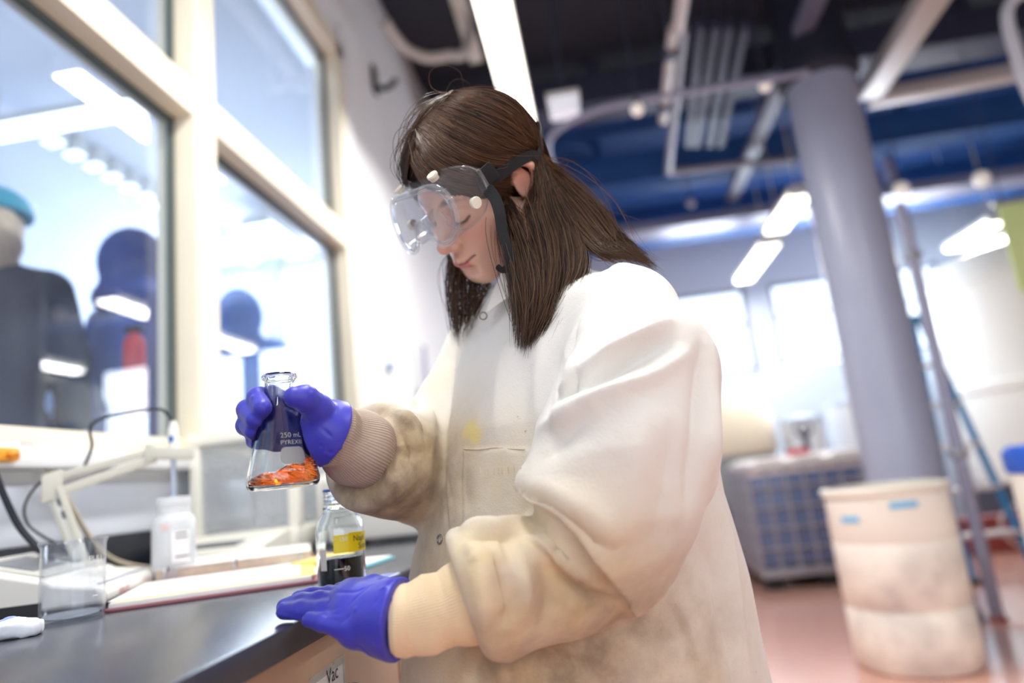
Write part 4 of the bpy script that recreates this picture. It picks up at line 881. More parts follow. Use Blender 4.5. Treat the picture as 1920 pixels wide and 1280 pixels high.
for j in range(1, nT):
    q = 1-j/nT; cur = []
    for k in range(nA):
        x0, y0 = V[base+k][0]-fl[0], V[base+k][1]-fl[1]; cur.append(len(V)); V.append((fl[0]+x0*q, fl[1]+y0*q, fl[2]+top_z(x0*q, y0*q)))
    F += [(prev[k], prev[(k+1) % nA], cur[(k+1) % nA], cur[k]) for k in range(nA)]; prev = cur
V.append((fl[0], fl[1], fl[2]+top_z(0, 0))); F += [(prev[k], prev[(k+1) % nA], len(V)-1) for k in range(nA)]
V.append((fl[0], fl[1], fl[2]+.0048)); F += [(k, len(V)-1, (k+1) % nA) for k in range(nA)]
MB().add(V, F).build('orange_liquid', glass_mat('orange_liquid', (255, 255, 255), 1.34, 0, 90, (255, 222, 5)), e, angle=180)
va = math.atan2(-fl[1], -fl[0])
cyl_text('250 mL', .0080, fl, lambda z: fr(z)+.0006, va+.36, fl[2]+.0565, m_print, 'lettering', e); cyl_text('PYREX®', .0070, fl, lambda z: fr(z)+.0006, va+.36, fl[2]+.0485, m_print, 'lettering', e)
cyl_text('No. 5100', .0042, fl, lambda z: fr(z)+.0006, va+.33, fl[2]+.0235, m_print, 'lettering', e); cyl_text('STOPPER No. 6', .0038, fl, lambda z: fr(z)+.0006, va+.30, fl[2]+.0185, m_print, 'lettering', e)
V = []; F = []; nn = 20; a0, a1, z0, z1, rc = va-.06, va+.74, .026, .0455, .006
for i in range(nn+1):
    for j in range(9):
        a = a0+(a1-a0)*i/nn; edge = min(i, nn-i)/nn*(a1-a0)*.033; ins = max(0, rc-edge) ; ins = rc-math.sqrt(max(0, rc*rc-ins*ins)); z = fl[2]+z0+ins+(z1-z0-2*ins)*j/8
        V.append((fl[0]+(fr(z)+.0005)*math.cos(a), fl[1]+(fr(z)+.0005)*math.sin(a), z))
for i in range(nn):
    for j in range(8): F.append((i*9+j, (i+1)*9+j, (i+1)*9+j+1, i*9+j+1))
MB().add(V, F).build('writing_patch', mat('etched_patch', (226, 222, 222), .7), e, recalc=False)
for k, z in enumerate((.062, .052, .043, .035, .029, .024, .018)): grad(fl, lambda z: fr(z)+.0006, va+1.02, va+1.25, fl[2]+z, e, th=.00035)
# ================================================================== the woman in the lab coat
HR = np.array([[.7219, -.6370, -.2702], [-.6066, -.3948, -.6901], [-.3329, -.6621, .6714]])   # her left, forward, up of the bowed head
HO = np.array([-.122, .944, 1.459])
def Hw(P): return HO+np.asarray(P, float)@HR.T
def Hl(P): return (np.asarray(P, float)-HO)@HR
BY = math.radians(36); BL = np.array([math.sin(BY), -math.cos(BY), 0]); BF = np.array([-math.cos(BY), -math.sin(BY), 0])   # body: her left, forward
N0 = at(1020, 548, 1.05); SL = at(1192, 588, .86); SR = at(905, 668, 1.15)
EL = at(1160, 1045, .765); WL = at(742, 1160, .715); ER = at(795, 885, 1.0); WRr = at(628, 818, .815)
HIP = at(1088, 1280, 1.0)

# ------------------------------------------------------------------ skin
def head_sdf(P):                                        # P in head space
    Q = P.copy(); Q[:, 0] = np.abs(Q[:, 0])
    d = ell(P, (0, -.016, .052), (.073, .091, .078))
    d = smin(d, ell(P, (0, .032, .035), (.062, .060, .060)), .03)
    d = smin(d, ell(P, (0, .032, -.022), (.058, .056, .066)), .03)
    d = smin(d, cap(Q, (.052, .004, -.05), (.014, .070, -.086), .018, .017), .032)
    d = smin(d, ell(P, (0, .076, -.089), (.021, .016, .017)), .02)
    d = smin(d, ell(Q, (.036, .060, -.020), (.032, .026, .030)), .022)
    d = smin(d, ell(P, (0, .074, -.056), (.034, .025, .028)), .02)
    d = smin(d, cap(Q, (.012, .088, .034), (.044, .072, .036), .007, .007), .016)
    d = smax(d, -ell(Q, (.032, .100, .015), (.017, .012, .010)), .012)
    d = smin(d, ell(Q, (.032, .0755, .013), (.0145, .0140, .0130)), .004)
    d = smin(d, cap(P, (0, .083, .020), (0, .108, -.018), .0065, .0095), .012)
    d = smin(d, ell(P, (0, .1105, -.0215), (.0110, .0105, .0095)), .006)
    d = smin(d, ell(Q, (.0125, .0985, -.0260), (.0085, .0100, .0075)), .006)
    d = smax(d, -ell(Q, (.0065, .1035, -.0345), (.0038, .006, .0036)), .003)
    d = smax(d, -ell(P, (0, .1035, -.0415), (.0035, .004, .009)), .006)
    up_ = smin(cap(Q, (.0035, .1005, -.0505), (.0265, .0850, -.0490), .0056, .0026), cap(P, (0, .1, -.0515), (0, .1, -.0515), .005, .005), .006)
    lo_ = chain(Q, [(.0, .0990, -.0612), (.014, .0955, -.0596), (.0245, .0860, -.0520)], [.0072, .0058, .0026], .003)
    d = smin(d, smin(up_, lo_, .0015), .005)
    d = smax(d, -chain(Q, [(0, .1075, -.0560), (.012, .1030, -.0556), (.030, .0865, -.0478)], [.0013, .0013, .0012], .002), .003)
    d = smax(d, -ell(P, (0, .099, -.074), (.018, .008, .006)), .014)
    # ears
    H = [(.070, .006, .016), (.078, -.002, .031), (.084, -.016, .034), (.0865, -.028, .022), (.084, -.028, .002), (.077, -.016, -.016), (.071, -.004, -.026)]
    e_ = chain(Q, H, [.004, .0042, .0045, .0046, .0044, .0048, .0060], .004)
    e_ = smin(e_, ell(Q, (.074, -.012, .006), (.0055, .017, .026)), .006)
    e_ = smax(e_, -ell(Q, (.0835, -.004, .000), (.0070, .009, .012)), .005)
    d = smin(d, e_, .006)
    d = smin(d, cap(P, (0, -.022, -.03), (.0, -.052, -.125), .050, .052), .03)
    return d
Vh, Qh = mesh_sdf(head_sdf, (-.1, -.125, -.15), (.1, .135, .14), .0019)
keep = np.ones(len(Vh), bool)
Vl = Vh.copy(); nV = len(Vh)
Nh = vnormals(Vh, Qh)
colh = np.tile(np.array(L((228, 184, 162))), (nV, 1))
def paint(col, w, rgb): return col*(1-w[:, None])+np.array(L(rgb))*w[:, None]
X_, Y_, Z_ = Vl[:, 0], Vl[:, 1], Vl[:, 2]; AX = np.abs(X_)
g = lambda c, r: np.exp(-(((AX-c[0])/r[0])**2+((Y_-c[1])/r[1])**2+((Z_-c[2])/r[2])**2))
colh = paint(colh, .40*g((.042, .075, -.018), (.024, .03, .02)), (222, 140, 124))
colh = paint(colh, .45*g((0, .115, -.024), (.016, .02, .012)), (222, 138, 120))
colh = paint(colh, .5*g((.082, -.016, .01), (.012, .03, .035)), (222, 140, 124))
lipd = np.minimum(cap(np.stack([AX, Y_, Z_], 1), (.0, .1015, -.0515), (.0265, .0855, -.0488), .0058, .0022), chain(np.stack([AX, Y_, Z_], 1), [(0, .0990, -.0612), (.014, .0955, -.0596), (.0250, .0860, -.0520)], [.0078, .0062, .0028], .003))
colh = paint(colh, np.clip(.5-lipd/.0016, 0, 1)*.85, (200, 100, 108))
ml = chain(np.stack([AX, Y_, Z_], 1), [(0, .1060, -.0560), (.012, .1015, -.0556), (.030, .0862, -.0478)], [.0008, .0008, .0006], .001); colh = paint(colh, np.clip(1-ml/.0018, 0, 1)*.8, (110, 50, 54))
bd, bt = polydist(np.stack([AX, Y_, Z_], 1), np.array([(.014, .092, .0345), (.030, .090, .041), (.050, .073, .036)])); colh = paint(colh, np.clip(1.5-bd/.0040, 0, 1)*.75, (66, 48, 44))
ld, lt = polydist(np.stack([AX, Y_, Z_], 1), np.array([(.0185, .0840, .0085), (.026, .0885, .0050), (.034, .0890, .0040), (.042, .0845, .0060), (.0475, .078, .010)])); colh = paint(colh, np.clip(1.4-ld/.0022, 0, 1)*.9, (44, 32, 34))
nd = cap(np.stack([AX, Y_, Z_], 1), (.0065, .103, -.0335), (.0065, .101, -.032), .003, .003); colh = paint(colh, np.clip(1-nd/.0015, 0, 1)*.7, (120, 60, 56))
mole = np.linalg.norm(Vl-np.array([.006, .093, -.088]), axis=1); colh = paint(colh, np.clip(2-mole/.0011, 0, 1)*.6, (140, 96, 84))
Wh = Hw(Vh)

def limb(P, j, r, k=.02): return chain(P, j, r, k)
HL_, HR_ = HIP+BL*.09, HIP-BL*.09
FT = HIP+BF*.02
def foot(s): return np.array([FT[0], FT[1], 0])+BL*.11*s
def leg_pts(s): 
    f_ = foot(s); h_ = HIP+BL*.09*s; return [h_, (h_+f_)/2+np.array([0, 0, .08])+BF*.02, np.array([f_[0], f_[1], .07])]
NB = Hw((0, -.05, -.12))
def body_sdf(P):
    d = cap(P, NB, NB+(N0-NB)*.8+np.array([0, 0, -.05]), .052, .06)
    ch = N0+np.array([0, 0, -.18])
    d = smin(d, ell((P-ch)@np.array([BL, BF, [0, 0, 1]]).T, (0, .0, 0), (.14, .10, .19)), .05)
    d = smin(d, ell((P-(HIP+[0, 0, .1]))@np.array([BL, BF, [0, 0, 1]]).T, (0, 0, 0), (.15, .11, .2)), .06)
    d = smin(d, cap(P, SL+BL*-.03, SR+BL*.03, .045, .045), .04)
    d = smin(d, limb(P, [SL-BL*.02, EL, WL], [.042, .034, .026]), .02)
    d = smin(d, limb(P, [SR+BL*.02, ER, WRr], [.042, .034, .026]), .02)
    for s in (1, -1):
        d = smin(d, limb(P, leg_pts(s), [.08, .055, .04]), .03)
        f_ = foot(s); d = smin(d, cap(P, f_+[0, 0, .045], f_+BF*.13+[0, 0, .035], .035, .028), .03)
    return d
Vb, Qb = mesh_sdf(body_sdf, (-.75, .55, 0), (.45, 1.55, 1.5), .011)

# ------------------------------------------------------------------ gloved hands
def hand(P, wrist, knuckles, fingers, thumb, rw, rk, rf, web=.012):
    d = None
    for kx, r in zip(knuckles, rk):
        e_ = cap(P, wrist, kx, rw, r); d = e_ if d is None else smin(d, e_, web*1.6)
    for i in range(len(knuckles)-1):
        e_ = cap(P, knuckles[i], knuckles[i+1], rk[i]*.95, rk[i+1]*.95); d = smin(d, e_, web)
    for (pts, rs) in fingers+[thumb]: d = smin(d, chain(P, pts, rs, .004), .005)
    return d
A_ = lambda l: [at(*p) for p in l]
lk = A_([(662, 1116, .765), (655, 1130, .748), (655, 1150, .730), (664, 1181, .712)])
lf = [(A_([(662, 1116, .765), (615, 1116, .785), (585, 1118, .79), (560, 1121, .79)]), [.0125, .0108, .0102, .0088]),
      (A_([(655, 1130, .748), (600, 1127, .762), (565, 1131, .768), (533, 1137, .77)]), [.0128, .0112, .0105, .0088]),
      (A_([(655, 1150, .730), (605, 1145, .742), (565, 1144, .752), (533, 1146, .758)]), [.0126, .0110, .0104, .0088]),
      (A_([(664, 1181, .712), (632, 1174, .712), (604, 1166, .718), (580, 1161, .724)]), [.0118, .0100, .0094, .0080])]
lt_ = (A_([(730, 1118, .742), (700, 1103, .765), (668, 1104, .79), (640, 1106, .80)]), [.020, .0150, .0120, .0095])
lw = at(742, 1160, .715)
def left_hand(P): return smax(hand(P, lw, lk, lf, lt_, .0335, [.0165, .0165, .0160, .0150], None), (P-at(752, 1161, .715))@_n(at(775, 1160, .715)-at(660, 1150, .735)), .002)
rk_ = A_([(560, 764, .832), (558, 788, .834), (559, 813, .830), (564, 838, .822)])
rfg = [(A_([(560, 764, .832), (508, 742, .826), (484, 745, .802), (492, 765, .776)]), [.0130, .0125, .0122, .0108]),
       (A_([(558, 788, .834), (500, 768, .836), (464, 768, .808), (478, 786, .780)]), [.0132, .0125, .0122, .0108]),
       (A_([(559, 813, .830), (498, 798, .836), (462, 797, .812), (476, 808, .786)]), [.0130, .0122, .0118, .0105]),
       (A_([(564, 838, .822), (515, 828, .826), (480, 824, .810), (488, 832, .792)]), [.0120, .0112, .0106, .0095])]
rt_ = (A_([(606, 800, .805), (596, 766, .786), (572, 746, .768), (551, 744, .762)]), [.021, .0172, .0150, .0118])
rw_ = at(628, 815, .815)
fc_ = fl
def flask_solid(P):
    z = P[:, 2]-fl[2]; r_ = np.interp(z, [-.02, 0, .011, .0165, .056, .097, .105, .113, .126, .1285, .1345, .15], [.03, .04, .0415, .0405, .031, .021, .0183, .0175, .0174, .0205, .0205, .0205])
    return (np.hypot(P[:, 0]-fl[0], P[:, 1]-fl[1])-r_)*.97
def right_hand(P):
    d = hand(P, rw_, rk_, rfg, rt_, .033, [.0165, .0168, .0165, .0155], None)
    d = smin(d, cap(P, at(606, 800, .806), at(590, 838, .81), .021, .020), .02)
    d = smax(d, (P-at(622, 811, .815))@_n(at(655, 826, .835)-at(570, 790, .80)), .002)
    return smax(d, -(flask_solid(P)-.0006), .003)
m_glove = mat('nitrile_blue', (58, 58, 182), .42, noise=.06, scale=60, bump=.12, bscale=140, sheen=.1)
def glove_mesh(fn, lo, hi, wr, seed):
    V, Q = mesh_sdf(fn, lo, hi, .0016)
    N_ = vnormals(V, Q); st = np.random.RandomState(seed)
    for _ in range(44):                                   # fine stretch wrinkles
        c = V[st.randint(len(V))]; ax = _n(st.normal(size=3)); t = (V-c)@ax; dd = np.linalg.norm(V-c-t[:, None]*ax, axis=1)
        w_ = np.exp(-(dd/.0022)**2)*np.exp(-(t/.020)**2); V = V+N_*(w_*st.choice([-.0011, .0013]))[:, None]
    return V, Q
def bounds(pts, m): P_ = np.array(pts); return P_.min(0)-m, P_.max(0)+m
lo, hi = bounds(lk+[p for f_ in lf for p in f_[0]]+[lw, at(775, 1160, .71)], .04)
VgL, QgL = glove_mesh(left_hand, lo, hi, lw, 3)
lo, hi = bounds(rk_+[p for f_ in rfg for p in f_[0]]+rt_[0]+[rw_, at(655, 826, .83)], .04)
VgR, QgR = glove_mesh(right_hand, lo, hi, rw_, 4)
# bare hands under the gloves belong to the same skin
lo, hi = bounds(lk+[p for f_ in lf for p in f_[0]]+[lw, WL], .04); Vs1, Qs1 = mesh_sdf(lambda P: left_hand(P)+.0025, lo, hi, .0045)
lo, hi = bounds(rk_+[p for f_ in rfg for p in f_[0]]+rt_[0]+[rw_, WRr], .04); Vs2, Qs2 = mesh_sdf(lambda P: right_hand(P)+.0025, lo, hi, .0045)

P0 = np.array([FT[0], FT[1], 0])
woman = thing('person', P0, 'woman in stained white lab coat and blue gloves looking down at a flask', 'person')
def skin_mat():
    m = bpy.data.materials.new('skin'); m.use_nodes = True; nt = m.node_tree; b = nt.nodes['Principled BSDF']
    a = nt.nodes.new('ShaderNodeAttribute'); a.attribute_name = 'skin_tone'; nt.links.new(a.outputs['Color'], b.inputs['Base Color'])
    b.inputs['Roughness'].default_value = .42; b.inputs['Subsurface Weight'].default_value = .25; b.inputs['Subsurface Scale'].default_value = .006; b.inputs['Subsurface Radius'].default_value = (1, .35, .2)
    n = nt.nodes.new('ShaderNodeTexNoise'); n.inputs['Scale'].default_value = 900; bp = nt.nodes.new('ShaderNodeBump'); bp.inputs['Strength'].default_value = .06; bp.inputs['Distance'].default_value = .001
    nt.links.new(n.outputs['Fac'], bp.inputs['Height']); nt.links.new(bp.outputs['Normal'], b.inputs['Normal']); return m
m_skin = skin_mat()
def join(parts):
    V = []; F = []; k = 0
    for v, f in parts: V.append(v); F.append(f+k); k += len(v)
    return np.vstack(V), np.vstack(F)
V, F = join([(Wh, Qh), (Vb, Qb), (Vs1, Qs1), (Vs2, Qs2)])
sk = np_mesh('body', V, F, m_skin, woman); cols = np.tile(np.array(L((228, 184, 162))), (len(V), 1)); cols[:nV] = colh; set_col(sk, 'skin_tone', cols)
np_mesh('glove', VgL, QgL, m_glove, woman); np_mesh('glove', VgR, QgR, m_glove, woman)
# eyelashes
for s in (1, -1):
    lb = MB()
    for t in np.linspace(0, 1, 12):
        b0 = np.array([s*(.021+.025*t), .0862+.004*math.sin(math.pi*t)-.006*t, .0058-.002*math.sin(math.pi*t)+.003*t]); b1 = b0+np.array([s*.003*(t-.3), .0060, -.0042])
        lb.tube([Hw(b0), Hw((b0+b1)/2+[0, .0006, -.0006]), Hw(b1)], [.0004, .0003, .0001], 4)
    lb.build('eyelashes', mat('lash', (30, 24, 26), .5), woman)
# dark top showing at the neck, trousers, shoes
m_shirt = mat('black_shirt', (26, 26, 30), .8)
def shirt_sdf(P):
    d = cap(P, NB+(N0-NB)*.35, N0+[0, 0, -.08], .058, .072); d = smin(d, ell((P-(N0+[0, 0, -.19]))@np.array([BL, BF, [0, 0, 1]]).T, (0, .0, 0), (.15, .11, .19)), .04); return d
V, Q = mesh_sdf(shirt_sdf, N0-[.25, .25, .42], N0+[.25, .25, .12], .008); np_mesh('shirt', V, Q, m_shirt, woman)
m_jean = mat('dark_trousers', (44, 50, 70), .8, noise=.1, scale=60)
def trouser_sdf(P):
    d = ell((P-(HIP+[0, 0, .02]))@np.array([BL, BF, [0, 0, 1]]).T, (0, 0, 0), (.165, .125, .16))
    for s in (1, -1):
        l = leg_pts(s); l[2] = l[2]+np.array([0, 0, .01]); d = smin(d, limb(P, l, [.092, .068, .056]), .03)
    return np.maximum(d, .06-P[:, 2])
V, Q = mesh_sdf(trouser_sdf, (P0[0]-.4, P0[1]-.4, .02), (P0[0]+.4, P0[1]+.4, 1.0), .012); np_mesh('trousers', V, Q, m_jean, woman)
for s in (1, -1):
    f_ = foot(s)
    def shoe(P, f_=f_): return np.maximum(smin(cap(P, f_+[0, 0, .05]-BF*.03, f_+BF*.14+[0, 0, .03], .045, .036), cap(P, f_+[0, 0, .05], f_+[0, 0, .10], .048, .046), .02), -P[:, 2]+.001)
    V, Q = mesh_sdf(shoe, f_-[.25, .25, .01], f_+[.25, .25, .2], .008); o = np_mesh('shoe', V, Q, mat('black_shoe', (30, 30, 34), .5), woman)

# ------------------------------------------------------------------ the lab coat
def T(px, py, dp, a, b): p = at(px, py, dp); return (p[2], p[0], p[1], a, b)
secs = sorted([T(1016, 540, 1.05, .085, .080), T(1040, 600, 1.04, .165, .110), T(1068, 680, 1.02, .190, .160), T(1074, 800, 1.0, .205, .192), T(1066, 950, 1.0, .225, .214), T(1080, 1100, 1.0, .240, .244), T(1090, 1280, 1.0, .262, .268)])
z_l = secs[0]; secs = [(.48, z_l[1]+.01, z_l[2], .31, .30)]+secs
SZ = np.array(secs)
def torso(P):
    z = np.clip(P[:, 2], SZ[0, 0], SZ[-1, 0]); cx, cy_, a, b = [np.interp(z, SZ[:, 0], SZ[:, i]) for i in (1, 2, 3, 4)]
    q = np.stack([P[:, 0]-cx, P[:, 1]-cy_], 1); u_ = q@BL[:2]; w_ = q@BF[:2]
    k0 = np.sqrt((u_/a)**2+(w_/b)**2); k1 = np.sqrt((u_/a**2)**2+(w_/b**2)**2)+1e-9; d = k0*(k0-1)/k1
    return smax(smax(d, P[:, 2]-SZ[-1, 0]-.01, .02), SZ[0, 0]-P[:, 2], .004)*.9
lsl = [(SL-BL*.015, .066), (at(1198, 700, .80), .084), (at(1174, 830, .765), .094), (at(1160, 930, .752), .088), (at(1168, 1040, .755), .056)]
lpt = [(at(1150, 1000, .75), .066), (at(1186, 1128, .760), .012)]
lfo = [(at(1150, 1050, .765), .056), (at(1050, 1078, .755), .062), (at(960, 1092, .740), .063), (at(905, 1098, .73), .066), (at(840, 1118, .726), .058)]
rsl = [(SR+BL*.015, .072), (at(862, 790, 1.08), .072), (ER, .072), (at(740, 868, .93), .068), (at(690, 852, .875), .064), (at(650, 832, .845), .056)]
def cch(P, l, k=.03): return chain(P, [x[0] for x in l], [x[1] for x in l], k)
ax_n = _n(NB-N0)
LC = at(868, 1112, .728); LN = _n(at(800, 1150, .718)-at(930, 1096, .733)); RC = at(688, 850, .872); RN = _n(at(640, 822, .828)-at(715, 858, .888))
def coat_sdf(P):
    d = torso(P)
    d = smin(d, chain(P, [N0+[0, 0, -.055], SL-BL*.02+[0, 0, -.005]], [.06, .066], .02), .05)
    d = smin(d, chain(P, [N0+[0, 0, -.055], SR+BL*.02+[0, 0, -.005]], [.06, .066], .02), .05)
    up_ = smin(cch(P, lsl), cch(P, lpt, .02), .03)
    fo_ = cch(P, lfo, .02)
    fo_ = smax(fo_, (P-LC)@LN, .012)
    arm_ = smin(up_, fo_, .010)
    d = smin(d, arm_, .016)
    d = smin(d, smax(cch(P, rsl, .03), (P-RC)@RN, .012), .016)
    d = smax(d, -cap(P, N0+[0, 0, -.03], N0+ax_n*.2, .060, .075), .01)
    return d
Vc, Qc = mesh_sdf(coat_sdf, (-.62, .50, .46), (.50, 1.50, 1.45), .0036)
Vc = relax(Vc, Qc, 2); Nc = vnormals(Vc, Qc)
def surf(pts, V, N_, dens=7):
    """3-D points where the given sight lines meet a sculpted surface"""
    pj = proj(V); fr_ = np.einsum('ij,ij->i', N_, EYE-V) > 0; out = []
    P2 = spline([(*p, 0) for p in pts], dens)[:, :2] if len(pts) > 1 else np.array(pts, float)
    for p in P2:
        dd = np.hypot(pj[:, 0]-p[0], pj[:, 1]-p[1]); c = np.where((dd < 9) & fr_)[0]
        if not len(c): c = np.array([np.argmin(np.where(fr_, dd, 1e9))])
        c = c[pj[c, 2] < pj[c, 2].min()+.025]; out.append(V[c[np.argmin(dd[c])]])
    out = np.array(out)
    for _ in range(2 if len(out) > 4 else 0): out[1:-1] = .5*out[1:-1]+.25*(out[:-2]+out[2:])
    return out
folds = [  # picture polyline, height (m, + out), width (m)
 ([(1088, 597), (1046, 716), (1029, 790)], -.010, .012), ([(1112, 627), (1076, 698), (1056, 752)], .009, .014), ([(1046, 770), (1062, 735), (1090, 690)], -.010, .007),
 ([(1262, 600), (1171, 645), (1070, 712)], .014, .012), ([(1262, 640), (1159, 688), (1062, 752)], -.013, .010), ([(1290, 655), (1207, 722), (1100, 757), (1011, 805)], .015, .014),
 ([(1150, 560), (1200, 640), (1215, 760)], -.004, .02), ([(1313, 639), (1308, 805), (1290, 975)], -.011, .012), ([(1330, 640), (1336, 800), (1334, 900)], .006, .018),
 ([(999, 906), (1076, 959), (1135, 1010)], -.012, .012), ([(975, 893), (1040, 912), (1124, 968), (1160, 1010)], .010, .014), ([(1000, 885), (1100, 850), (1220, 830)], .005, .03),
 ([(1110, 760), (1060, 830), (1010, 880)], -.005, .02), ([(1220, 750), (1190, 900), (1180, 1010)], .005, .025), ([(1260, 780), (1245, 930), (1215, 1050)], -.005, .018),
 ([(1029, 1050), (1088, 1098), (1160, 1140)], -.012, .012), ([(985, 1008), (1076, 1056), (1165, 1116)], .012, .014),
 ([(874, 1020), (898, 1090), (904, 1165)], .009, .010), ([(918, 1035), (940, 1110), (948, 1180)], -.008, .010), ([(855, 1000), (885, 985), (940, 990), (985, 960)], .009, .012), ([(870, 1012), (920, 1010), (985, 1000)], -.010, .009),
 ([(965, 1015), (985, 1090), (980, 1170)], .007, .014), ([(1015, 1050), (1030, 1120), (1010, 1180)], -.006, .012), ([(890, 1020), (950, 1060), (1000, 1130)], .005, .012),
 ([(697, 783), (725, 800), (743, 833)], .006, .008), ([(703, 820), (741, 833)], -.006, .007), ([(738, 768), (765, 785), (788, 808)], .007, .009), ([(745, 800), (760, 850), (750, 900)], -.006, .010),
 ([(755, 850), (785, 856)], -.006, .008), ([(690, 930), (740, 925), (780, 880)], .005, .014), ([(700, 965), (740, 950)], -.004, .01), ([(775, 745), (800, 770), (812, 800)], .006, .012), ([(720, 845), (735, 890), (725, 925)], .005, .012),
 ([(797, 860), (766, 1100), (752, 1262)], .006, .02), ([(833, 852), (845, 1013), (843, 1270)], -.005, .008), ([(820, 700), (808, 800), (800, 900)], .005, .014), ([(845, 690), (830, 850)], -.004, .012),
 ([(1240, 1070), (1275, 1170), (1308, 1280)], -.006, .008), ([(1250, 1080), (1290, 1190), (1325, 1280)], .004, .015), ([(1150, 1160), (1130, 1220), (1120, 1280)], .006, .03), ([(1060, 1215), (1040, 1280)], -.006, .02),
 ([(1345, 900), (1370, 1040), (1400, 1250)], .006, .02), ([(1320, 930), (1340, 1080), (1375, 1280)], -.007, .018), ([(960, 1220), (930, 1280)], .006, .02), ([(900, 1215), (885, 1280)], -.005, .012),
 ([(950, 640), (930, 740), (935, 830)], .004, .02), ([(1000, 680), (985, 760), (975, 850)], -.005, .016), ([(1020, 620), (1005, 720), (1000, 800)], .005, .014), ([(880, 880), (870, 960), (860, 1000)], -.004, .014),
 ([(1130, 480), (1180, 500), (1225, 545)], .004, .014), ([(1110, 540), (1150, 545), (1200, 590)], .005, .02)]
for line, amp, wd in folds:
    L3 = surf(line, Vc, Nc, 9); dd, tt = polydist(Vc, L3)
    k_ = .12+.88*np.sin(math.pi*np.clip(tt, 0, 1))**.8; Vc = Vc+Nc*(amp*1.35*k_*np.exp(-(dd/(wd*.85))**1.35))[:, None]
def step(line, h, dec, sign=1, sharp=3.5, zmin=0, zmax=9):
    """a lap of cloth: one side of the line stands proud by h and eases back over dec"""
    global Vc
    N_ = vnormals(Vc, Qc); L3 = surf(line, Vc, N_, 24); dd, tt = polydist(Vc, L3); pj = proj(Vc); pl2 = proj(L3)[:, :2]; best = np.full(len(Vc), 1e9); sd = np.zeros(len(Vc))
    for i in range(len(pl2)-1):
        a, b = pl2[i], pl2[i+1]; ab = b-a; q_ = pj[:, :2]-a; t_ = np.clip(q_@ab/(ab@ab), 0, 1); r_ = q_-t_[:, None]*ab; e2 = (r_**2).sum(1); u_ = e2 < best
        best[u_] = e2[u_]; cr = ab[0]*q_[:, 1]-ab[1]*q_[:, 0]; sd[u_] = (np.sign(cr)*np.sqrt(e2))[u_]
    w_ = np.clip(sign*sd/sharp+.5, 0, 1)*np.clip(1-dd/dec, 0, 1)**1.5*np.clip(np.minimum(tt, 1-tt)*6, 0, 1)*(np.einsum('ij,ij->i', N_, EYE-Vc) > -.05)*(pj[:, 2] < zmax)*(pj[:, 2] > zmin)
    Vc = Vc+N_*(h*w_)[:, None]
step([(970, 880), (1000, 925), (1076, 985), (1135, 1060), (1176, 1125), (1192, 1150)], .020, .085, -1)
step([(1092, 585), (1060, 660), (1040, 740), (1028, 800)], .006, .06, -1, 9)
step([(985, 1005), (1060, 1062), (1120, 1110)], .009, .05, -1)
step([(868, 1010), (893, 1070), (902, 1130), (905, 1190)], .008, .04, -1)
step([(930, 1010), (952, 1080), (950, 1150)], .007, .04, 1)
step([(700, 790), (735, 822), (745, 850)], .006, .04, -1)
step([(742, 775), (772, 800), (785, 850)], .006, .04, -1)
q = Vc*9.0; low = np.sin(q[:, 0]*2.1+1.3*np.sin(q[:, 2]*1.7))*np.sin(q[:, 2]*1.1+q[:, 1]*2.3); Vc = Vc+Nc*(low*.0022)[:, None]
# overlapping front panel: everything to her left of the edge line stands proud
pl_ = surf([(872, 600), (856, 680), (846, 780), (838, 880), (846, 1000), (846, 1100)], Vc, Nc, 26)
dd, tt = polydist(Vc, pl_); pj = proj(Vc); pe = proj(pl_)
xe = np.interp(pj[:, 1], pe[:, 1], pe[:, 0]); rel = (Vc-EYE)
near = (dd < .09) & (Nc@(-BF) < .2) & (pj[:, 2] > .80)
side_ = np.clip((pj[:, 0]-xe)/3.0+.5, 0, 1)*np.clip(1-dd/.085, 0, 1)*(tt > 0)*(tt < 1)
Vc = Vc+Nc*(np.where(near, side_, 0)*.0042)[:, None]
